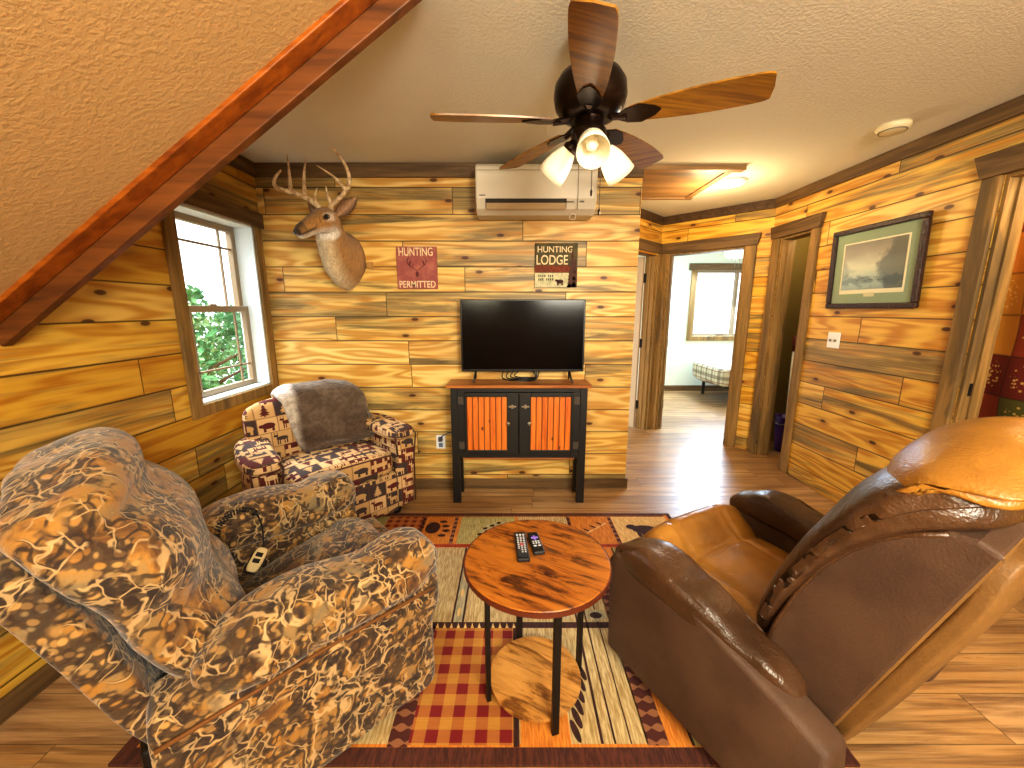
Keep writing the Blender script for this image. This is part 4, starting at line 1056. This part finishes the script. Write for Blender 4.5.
def f_lodge(nb):
    U, W_, _ = nb.xyz(nb.co('UV')); s = .092
    gy = W_/s; row = nb.floor(gy); gx = U/(s*1.1) + nb.white(nb.vec(row, 1.0, 1.0))[0]; c = nb.white(nb.vec(nb.floor(gx), row, 3.0))
    x = nb.frac(gx)-.5; y = nb.frac(gy)-.5
    def el(cx, cy, rx, ry): return nb.lt(((x-cx)/rx)*((x-cx)/rx)+((y-cy)/ry)*((y-cy)/ry), 1.0)
    def rc(x0, x1, y0, y1): return nb.gt(x, x0)*nb.lt(x, x1)*nb.gt(y, y0)*nb.lt(y, y1)
    t = y+.42
    tree = nb.mx(nb.lt(nb.abs(x), (1.0-t/.85)*.16+(1.0-nb.frac(t*5.0))*.17*(1.05-t/.85))*nb.gt(t, .08)*nb.lt(t, .85), rc(-.03, .03, -.42, -.3))
    legs = nb.mx(nb.mx(rc(-.26, -.19, -.4, 0), rc(-.13, -.08, -.4, 0)), nb.mx(rc(.1, .15, -.4, 0), rc(.2, .26, -.4, 0)))
    deer_ = nb.mx(nb.mx(el(0, 0, .29, .13), el(.3, .2, .12, .07)), nb.mx(legs, nb.mx(rc(.2, .28, .05, .2), nb.mx(rc(.2, .23, .22, .44), rc(.34, .37, .22, .44)))))
    bear = nb.mx(nb.mx(el(-.02, -.02, .33, .2), el(.3, .0, .13, .11)), nb.mx(rc(-.3, -.18, -.4, 0), rc(.1, .22, -.4, 0)))
    plaid = nb.mx(nb.lt(nb.abs(y), .14), nb.lt(nb.abs(nb.abs(x)-.25), .07)*nb.lt(nb.abs(y), .4))
    k = c[0]
    fig = nb.lt(k, .3)*tree + nb.gt(k, .3)*nb.lt(k, .62)*deer_ + nb.gt(k, .62)*nb.lt(k, .82)*bear + nb.gt(k, .82)*plaid
    inv = nb.gt(c[1], .55)
    dark = nb.mix(nb.gt(c[2], .6), hx('#571a14'), hx('#40302e')); light = nb.mix(c[2], hx('#cfae80'), hx('#b8935e'))
    bg = nb.mix(inv, light, dark); fg = nb.mix(inv, dark, light)
    ed = nb.gt(nb.mx(nb.abs(x), nb.abs(y)), .47)
    col = nb.mix(fig, bg, fg); col = nb.mix(ed*.6, col, hx('#5e3a26'))
    n = nb.noise(nb.vec(U*400, W_*400, 0.0), 1.0, 2)
    return dict(color=col, rough=.9, bump=(n, .2, .003))
LODGE = mat('lodge tapestry fabric', f_lodge)
def f_leather(c1, c2, crease=.5, rough=.36):
    def f(nb):
        P = nb.co(); n = nb.noise(P, 5.0, 4, .55); fine, _ = nb.vor(P, 160.0); big = nb.noise(P, 14.0, 3, .6, 1.2)
        return dict(color=nb.mix(nb.sm(n, .3, .7), c1, c2), rough=rough, bump=(big*crease+fine*.12, .45, .012), spec=.5)
    return f
LEATHER_LIT = mat('brown leather', f_leather(hx('#8c5e20'), hx('#ab782e')))  # lit copy of the recliner leather, light put into the colour
LEATHER_SHADED = mat('shaded brown leather', f_leather(hx('#3e2817'), hx('#543822'), .9, .33))  # same leather darkened, shade of pads and cushion put into the colour
SUEDE_SHADED = mat('shaded suede panel', f_leather(hx('#493121'), hx('#59402d'), .15, .7))  # side panels darkened, their shade is put into the colour
SUEDE_LIT = mat('lit tan rear panel', f_leather(hx('#6a4a22'), hx('#7d5a2c'), .15, .6))  # rear panel lightened, warm light falling on it put into the colour

# generic reclining backrest section : rear/front side profiles in (y,z)
def sect(bm, front, rear, x0, x1, n=16, k=4.0, bulge=None, wr=0.0, fr=8.0, seed=0.0):
    def f(u, v, w):
        t = (v+1)/2; a = pl(rear, t); b = pl(front, t); q = a.lerp(b, (w+1)/2)
        p = V(((x0+x1)/2+(x1-x0)/2*u, q.x, q.y))
        if bulge: p += bulge(u, v, w)
        if wr: p += noise.noise_vector(p*fr+V((seed, 0, 0)))*wr
        return p
    soft(bm, n, k, f)

# ------------------------------------------------------------------ camouflage recliner
def heading(fx, fy): return atan2(fy, fx)-pi/2
rc = thing('camouflage_recliner', 'large camouflage fabric recliner in the left foreground', 'recliner', (-.596, 1.58, RUGZ), heading(.72, .69))
for s in (1, -1):
    bm = NEW()
    def ex(p, u, v, w):
        if w > .3: p.y += .03*max(0, v)
        p.x += .012*noise.noise((p.y*5, p.z*5, s))
        return p
    a, b = sorted((s*.30, s*.448))
    sbox(bm, a, b, -.77, .0, .025, .50, k=14, n=14, ex=ex)
    arm = obj('arm', bm, CAMO, rc, smooth=True)
    bm = NEW()
    def pad(u, v, w):
        y = -.315+.36*v; lobe = abs(sin(pi*min(1, max(0, (y+.66)/.46)))) if y < -.2 else abs(sin(pi*min(1, max(.02, (y+.2)/.30))))
        z = .535+.095*w + (.035*lobe-.015)*(1 if w > -.2 else .3) - .075*max(0, (-.35-y))*(1)
        x = s*(.372+.098*u*(1+.08*lobe))
        if y > 0: z -= .5*(y)*1.2
        p = V((x, y, z)); return p+noise.noise_vector(p*11)*.008
    soft(bm, 22, 3.6, pad); obj('arm_pad', bm, CAMO, arm, smooth=True)
    # seam welt below the pad
    bm = NEW(); tube(bm, [(s*.452, y, .442-.05*max(0, -.35-y)) for y in [-.76+.076*i for i in range(11)]], .006, 6); obj('seam_welt', bm, mat('camo welt', color=hx('#6b4216'), rough=.8), arm, smooth=True)
bm = NEW(); sbox(bm, -.298, .298, -.60, .04, .17, .475, k=4.5, n=20, amp=.008, ex=lambda p, u, v, w: p+V((0, 0, (.03*(1-u*u)*(1-v*v)-.33*max(0, -p.y-.06)-.022*math.exp(-((p.y+.13)/.03)**2)) if w > 0 else 0)))
obj('seat', bm, CAMO, rc, smooth=True)
bm = NEW(); sbox(bm, -.297, .297, -.03, .075, .09, .42, k=5, n=14, amp=.008, ex=lambda p, u, v, w: p+V((0, .02*(w) if v > 0 else 0, 0)))
obj('footrest', bm, CAMO, rc, smooth=True)
bm = NEW(); box(bm, -.29, .29, -.80, -.04, .03, .29); obj('base_frame', bm, IRON, rc, bevel=.01)
F = [(-.50, .34), (-.53, .50), (-.56, .66), (-.61, .80), (-.655, .92), (-.705, 1.03), (-.765, 1.10)]
Rr = [(-.70, .34), (-.735, .48), (-.79, .64), (-.85, .79), (-.905, .90), (-.95, .99), (-.97, 1.035)]
def sw(w): q = max(0, min(1, (w+.9)/1.6)); return q*q*(3-2*q)
def bl(u, v, w):
    t = (v+1)/2; ch = abs(sin(pi*t*2.6+.25))
    return V((u*(.03*ch-.065*max(0, .5-t)*2*sw(w)), (.05*ch-.02)*sw(w), .0)) - V((0, .05*u*u*sw(w), 0)) - V((0, 0, .05*u*u*max(0, v)))
bm = NEW(); sect(bm, F, Rr, -.375, .375, n=26, k=3.6, bulge=bl, wr=.018, fr=7)
bk_ = obj('backrest', bm, CAMO, rc, smooth=True)
F2 = [(-.66, .30), (-.735, .45), (-.80, .68), (-.86, .84), (-.905, .94)]
R2 = [(-.74, .26), (-.815, .43), (-.885, .64), (-.95, .82), (-1.0, .93)]
bm = NEW(); sect(bm, F2, R2, -.355, .355, n=14, k=9); obj('back_frame', bm, CAMO, bk_, smooth=True)
# hand control with coiled cord lying in the seat corner, on the far arm
HC = mat('hand control tan', color=hx('#cdb88a'), rough=.45)
hc = V((-.205, -.425, .425)); Mh = Matrix.Translation(hc) @ Matrix.Rotation(R(58), 4, 'Z') @ Matrix.Rotation(R(22), 4, 'Y') @ Matrix.Rotation(R(30), 4, 'X')
bm = NEW(); soft(bm, 8, 4, lambda u, v, w: Mh @ V((.024*u, .052*v, .011*w))); hcb = obj('hand_control', bm, HC, rc, smooth=True)
bm = NEW(); box(bm, -.013, .013, .008, .026, .0098, .0135, Mh); box(bm, -.013, .013, -.018, .0, .0098, .0135, Mh); obj('button', bm, BLACK, hcb, bevel=.002)
bm = NEW(); tube(bm, [Mh @ V((.0255*cos(t), .0535*sin(t), 0)) for t in [2*pi*i/24 for i in range(25)]], .004, 6); obj('rubber_edge', bm, BLACK, hcb, smooth=True)
path = smoothpts([(-.262, -.40, .60), (-.285, -.435, .622), (-.285, -.49, .612), (-.275, -.53, .575), (-.262, -.535, .51), (-.25, -.52, .44), (-.235, -.505, .39)], 8)
bm = NEW()
tube(bm, smoothpts([Mh @ V((0, .052, 0)), (-.258, -.385, .52), (-.264, -.39, .57), (-.262, -.40, .60)], 5), .0035, 6)
coil = []; NT = 34; m_ = len(path)-2
for i in range(NT*9):
    t = i/(NT*9)*m_; j = min(int(t), len(path)-2); c = V(path[j]).lerp(V(path[j+1]), t-j); s_, u_ = frame_of(V(path[j+1])-V(path[j]))
    a = 2*pi*i/9; coil.append(c+(s_*cos(a)+u_*sin(a))*.0105)
tube(bm, coil, .0032, 5); obj('coiled_cord', bm, BLACK, rc, smooth=True)

# ------------------------------------------------------------------ brown leather recliner
lr = thing('leather_recliner', 'brown leather recliner in the right foreground, seen from behind its side', 'recliner', (.795, 1.616, RUGZ), heading(-.471, .882))
for s in (-1, 1):
    hi = .03 if s > 0 else 0
    bm = NEW(); pts = [(0, .05), (.012, .45), (-.02, .50+hi), (-.20, .51+hi), (-.36, .485+hi), (-.50, .43), (-.62, .385), (-.74, .34), (-.75, .20), (-.62, .05)]
    x0, x1 = sorted((s*.30, s*.455))
    prism(bm, [(x0, y, z) for y, z in pts], (x1-x0, 0, 0))
    for v in bm.verts:
        if abs(v.co.x) > .4 and v.co.z > .3: v.co.x -= s*.055*max(0, min(1, (-v.co.y-.30)/.4))
    arm = obj('arm', bm, SUEDE_SHADED, lr, bevel=.02, seg=4, smooth=True)
    bm = NEW()
    def pad(u, v, w):
        y = -.31+.335*v; bk = max(0, -.25-y); z = .50+(.066-.05*bk)*w+hi*1.2 - .36*bk*(1-.3*hi/.03) + (.010*sin(y*30) if w > 0 and abs(u) < .8 else 0)
        th = max(0, min(1, (y+.12)/.14)); z -= .05*th*th
        p = V((s*(.372-.13*bk+(.092-.07*bk)*u), y, z)); return p+noise.noise_vector(p*16)*.006
    soft(bm, 22, 3.4, pad); obj('arm_pad', bm, LEATHER_SHADED, arm, smooth=True)
bm = NEW()
def seatf(p, u, v, w):
    z = 0
    if w > 0: z = .025*(1-u*u)-.016*math.exp(-((p.y+.16)/.012)**2)+.10*math.exp(-((p.y+.03)/.085)**2)-.011*math.exp(-((abs(p.x)-.15)/.010)**2)-.03*max(0, -v)
    return p+V((0, 0, z))
sbox(bm, -.30, .30, -.56, .075, .27, .43, k=5, n=64, amp=.006, ex=seatf); obj('seat', bm, LEATHER_LIT, lr, smooth=True)
bm = NEW(); sbox(bm, -.296, .296, -.04, .085, .10, .46, k=4.5, n=16, amp=.008); obj('footrest', bm, LEATHER_LIT, lr, smooth=True)
bm = NEW(); box(bm, -.28, .28, -.56, -.05, .08, .26); box(bm, -.30, .30, -.62, -.10, .0, .03); box(bm, -.2, .2, -.45, -.25, .03, .08); obj('base_frame', bm, IRON, lr, bevel=.01)
# back shell: flat side panels, curved front edge, straight reclining rear
SH = [(-.50, .40), (-.525, .52), (-.566, .653), (-.612, .76), (-.66, .835), (-.71, .895), (-.76, .937), (-.82, .968), (-.865, .972), (-.905, .955), (-.70, .31), (-.62, .30), (-.52, .34)]
bm = NEW(); prism(bm, [(-.285, y, z) for y, z in SH], (.57, 0, 0))
bm.faces.ensure_lookup_table()
o = None
for f in bm.faces: 
    f.material_index = 0
bmesh.ops.recalc_face_normals(bm, faces=bm.faces)
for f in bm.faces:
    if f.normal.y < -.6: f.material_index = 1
shell = obj('back_shell', bm, [SUEDE_SHADED, SUEDE_LIT], lr, bevel=.012, seg=3)
for x in (-.2855, .2855):
    bm = NEW(); tube(bm, [(x, y-.004, z-.006) for y, z in SH[:8]], .0065, 8); obj('seam_welt', bm, LEATHER_SHADED, shell, smooth=True)
# bowed rear panel
bm = NEW(); sect(bm, [(-.66, .27), (-.72, .42), (-.79, .62), (-.855, .82), (-.885, .955)], [(-.70, .22), (-.765, .40), (-.835, .61), (-.90, .81), (-.925, .95)], -.279, .279, n=16, k=7, bulge=lambda u, v, w: V((0, -.018*(1-u*u)*(w < 0), 0)))
obj('rear_panel', bm, SUEDE_LIT, shell, smooth=True)
F = [(-.40, .38), (-.43, .52), (-.475, .66), (-.52, .78), (-.57, .89), (-.625, .985), (-.69, 1.06), (-.77, 1.115), (-.85, 1.135)]
Rr = [(-.515, .38), (-.54, .52), (-.583, .655), (-.63, .755), (-.682, .835), (-.735, .895), (-.79, .94), (-.86, .965), (-.92, .985)]
def crk(p, a):   # soft radial crinkles near the seams
    return V((0, a*noise.noise(V((p.x*4, p.y*20, p.z*20))), a*noise.noise(V((p.x*4+7, p.y*18, p.z*18)))))
def bl2(u, v, w):
    t = (v+1)/2; return V((u*.012*sin(pi*t), -.03*u*u*(w > 0), -.02*u*u*max(0, v)))
def sect_c(F, Rr, x, n, k, blf, a, seed=0):
    bm = NEW()
    def f(u, v, w):
        t = (v+1)/2; q = pl(Rr, t).lerp(pl(F, t), (w+1)/2); p = V((x*u, q.x, q.y))+blf(u, v, w)
        p.x += (1 if u > 0 else -1)*a*abs(u)**3*sin(t*46+w*1.6+seed+4*noise.noise(V((t*5, w, seed))))*(.4+.6*noise.noise(V((t*9, w*2, seed))))
        return p+noise.noise_vector(p*6+V((seed, 0, 0)))*.008
    soft(bm, n, k, f); return bm
obj('backrest_cushion', sect_c(F, Rr, .312, 60, 4.2, bl2, .0055), LEATHER_SHADED, lr, smooth=True)
F = [(-.635, .985), (-.655, 1.06), (-.71, 1.125), (-.79, 1.175), (-.88, 1.195)]
Rr = [(-.75, 1.0), (-.79, 1.035), (-.84, 1.06), (-.90, 1.07), (-.955, 1.08)]
def bl3(u, v, w): return V((0, -.05*u*u*(w > 0), -.06*u*u*(.5+max(0, v))))
obj('head_pillow', sect_c(F, Rr, .312, 32, 3.2, bl3, .003, 4), LEATHER_LIT, lr, smooth=True)

# ------------------------------------------------------------------ lodge armchair
AC = thing('patterned_armchair', 'armchair in red and tan woodland animal fabric by the window corner', 'armchair', (-1.035, 2.29, RUGZ), heading(.72, -.694))
AC.scale = (1.2, .98, 1.03)
UVO = []
for s in (1, -1):
    bm = NEW()
    def ex(p, u, v, w):
        tpr = max(0, -p.y-.1)
        p.x -= s*.20*tpr*tpr*1.4
        if w > .2: p.x += s*.03*u*0+s*.015
        return p
    a, b = sorted((s*.285, s*.405)); sbox(bm, a, b, -.55, -.005, .03, .545, k=9, n=14, ex=ex); arm = obj('arm', bm, LODGE, AC, smooth=True); UVO.append(arm)
    bm = NEW()
    def pad(u, v, w):
        y = -.25+.27*v; tpr = max(0, -y-.1); z = .565+.045*w + .10*max(0, -y-.2); x = s*(.352+.083*u-.26*tpr*tpr)
        return V((x, y, z))
    soft(bm, 16, 3.6, pad); UVO.append(obj('arm_pad', bm, LODGE, arm, smooth=True))
    bm = NEW()
    ring = [(s*(.352+.066*cos(t)), .004, .55+.04*sin(t)) for t in [pi*i/14 for i in range(15)]]
    tube(bm, [(s*.405, -.012, .06)]+[(s*.408, -.01, .40)]+ring+[(s*.30, -.006, .42)], .005, 6); obj('piping', bm, mat('armchair piping', color=hx('#4a2a20'), rough=.8), arm, smooth=True)
bm = NEW(); F = [(-.40, .30), (-.425, .50), (-.45, .66), (-.485, .79), (-.53, .855)]; Rr = [(-.54, .06), (-.58, .30), (-.60, .55), (-.615, .74), (-.615, .83)]
sect(bm, F, Rr, -.315, .345, n=20, k=4.5, bulge=lambda u, v, w: V((-.05*u*max(0, -v*.3), .06*u*u, -.03*u*u*max(0, v)))); UVO.append(obj('backrest', bm, LODGE, AC, smooth=True))
bm = NEW(); sbox(bm, -.285, .285, -.45, .035, .31, .475, k=5.5, n=16, ex=lambda p, u, v, w: p+V((0, 0, .02*(1-u*u)*(w > 0)))); UVO.append(obj('seat_cushion', bm, LODGE, AC, smooth=True))
bm = NEW(); sbox(bm, -.30, .30, -.50, -.003, .03, .315, k=16, n=10); UVO.append(obj('front_rail', bm, LODGE, AC, smooth=True))
bm = NEW(); tube(bm, [(x, .031, .455+.008*(1-(x/.285)**2)) for x in [-.27+.045*i for i in range(13)]], .005, 6); obj('piping', bm, mat('armchair piping'), AC, smooth=True)
for o in UVO: box_uv(o)
for x in (-.3, .3):
    for y in (-.46, -.06):
        bm = NEW(); cyl(bm, (x, y, -RUGZ if y < -.3 else 0), (x, y, .035), .022, 12, .028); obj('foot', bm, IRON, AC, smooth=True)

# fur throw draped over the armchair back
def f_throw(nb):
    c = nb.attr('Col'); P = nb.co(); n = nb.noise(P, 30.0, 4, .7)
    return dict(color=nb.mix(nb.sm(n, .35, .65)*.5, c, nb.mix(1.0, c, hx('#7d6a58'), 'MULTIPLY')), rough=.95, bump=(n, .8, .02), sheen=.4)
THROW = mat('fur throw', f_throw)
th = thing('fur_throw', 'grey brown fur throw draped over the back of the patterned armchair', 'throw blanket', AC.location, AC.rotation_euler.z); th.scale = AC.scale
PTH = [(-.628, .70), (-.632, .79), (-.615, .875), (-.555, .905), (-.475, .875), (-.435, .78), (-.41, .66), (-.375, .55), (-.315, .515)]
bm = NEW()
def thr(u, v, w):
    t = (v+1)/2; q = pl(PTH, t); q2 = pl(PTH, min(1, t+.02))-pl(PTH, max(0, t-.02)); nrm = V((q2.y*-1, q2.x)); nrm = -nrm.normalized() if nrm.length else V((0, 1))
    x = -.07+.225*u + .03*sin(t*5)
    fold = .006*sin(u*6+t*3)+.02*max(0, u-.6)
    dzz = -.075*(x/.36)**2*(1 if t < .75 else 0) 
    p = V((x, q.x, q.y+dzz)) + V((0, nrm.x, nrm.y))*(.02*w+.012+fold)
    p.y += .10*(x/.36)**2*.4
    return p + noise.noise_vector(p*14)*.010
cl = bm.verts.layers.float_color.new('Col')
soft(bm, 30, 5, thr)
g1, g2, g3 = hx('#57463a'), hx('#7b6a5a'), hx('#d2cac2')
bm.normal_update(); fl = list(bm.faces); rnd = random.Random(4)
for v in bm.verts:
    k = max(0, (v.co.x-.085)/.03)
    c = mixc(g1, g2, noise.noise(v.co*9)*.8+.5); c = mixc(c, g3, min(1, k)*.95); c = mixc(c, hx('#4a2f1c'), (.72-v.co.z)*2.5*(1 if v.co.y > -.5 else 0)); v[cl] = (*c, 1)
fluff(bm, cl, fl, 12000, .008, .018, .0016, -.3, 4)
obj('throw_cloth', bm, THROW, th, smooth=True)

# ------------------------------------------------------------------ light, world, camera
def lamp(name, kind, loc, energy, color, size=.3, target=None, **k):
    l = bpy.data.lights.new(name, kind); l.energy = energy; l.color = color
    if kind == 'AREA': l.shape = 'RECTANGLE'; l.size = size; l.size_y = k.get('sy', size)
    else: l.shadow_soft_size = size
    o = bpy.data.objects.new(name, l); COL.objects.link(o); o.location = loc
    if target: o.rotation_euler = (V(target)-V(loc)).to_track_quat('-Z', 'Y').to_euler()
    return o
lamp('hall_ceiling_lamp', 'POINT', (1.60, 3.40, 2.2), 27, (1, .76, .42), .12)
lamp('room_fill', 'AREA', (1.1, -1.3, 2.2), 95, (1, .91, .64), 1.4, (.2, 2.4, .7))  # added fill from behind the camera, no known source
lamp('room_fill_low', 'AREA', (-.6, -1.9, 1.98), 60, (1, .91, .64), .6, (0, 2.4, 1.3))  # second added fill from the back of the room, unseen
lamp('ceiling_fill', 'AREA', (.9, -1.2, 1.95), 95, (1, .95, .84), .7, (.7, 1.2, 2.46))  # added to brighten the ceiling, no known fitting
lamp('daylight_window', 'AREA', (-3.1, 2.9, 3.3), 650, (.86, .94, 1), 1.6, (-1.2, 2.4, .9))
lamp('bedroom_daylight', 'AREA', (3.7, 6.6, 2.0), 190, (.60, .78, 1), 1.0, (2.6, 4.6, .3))
lamp('bedroom_lamp', 'POINT', (3.9, 5.6, 2.0), 8, (1, .97, .92), .2)
lamp('closet_fill', 'POINT', (2.85, 3.6, 2.2), 18, (1, .8, .5), .1)  # added to lighten the closet walls, source invented
lamp('next_room_fill', 'POINT', (2.78, 1.7, 2.2), 40, (1, .76, .42), .2)  # added to brighten the hanging quilt, source invented
lamp('fan_lamp', 'POINT', (.30, 1.70, 1.95), 3, (1, .85, .6), .12)
wd = bpy.data.worlds.new('World'); SC.world = wd; wd.use_nodes = True
bg = wd.node_tree.nodes['Background']; bg.inputs[0].default_value = (.93, .97, 1, 1); bg.inputs[1].default_value = 2.6

cam = bpy.data.cameras.new('Camera'); cam.sensor_fit = 'HORIZONTAL'; cam.sensor_width = 36; cam.lens = 36*390/1024; cam.clip_start = .02
co = bpy.data.objects.new('Camera', cam); COL.objects.link(co); co.location = (0, 0, 1.45)
co.rotation_euler = (pi/2-math.atan(75/390), 0, 0)
SC.camera = co
SC.view_settings.view_transform = 'Standard'; SC.view_settings.look = 'None'; SC.view_settings.exposure = .05; SC.view_settings.gamma = .86
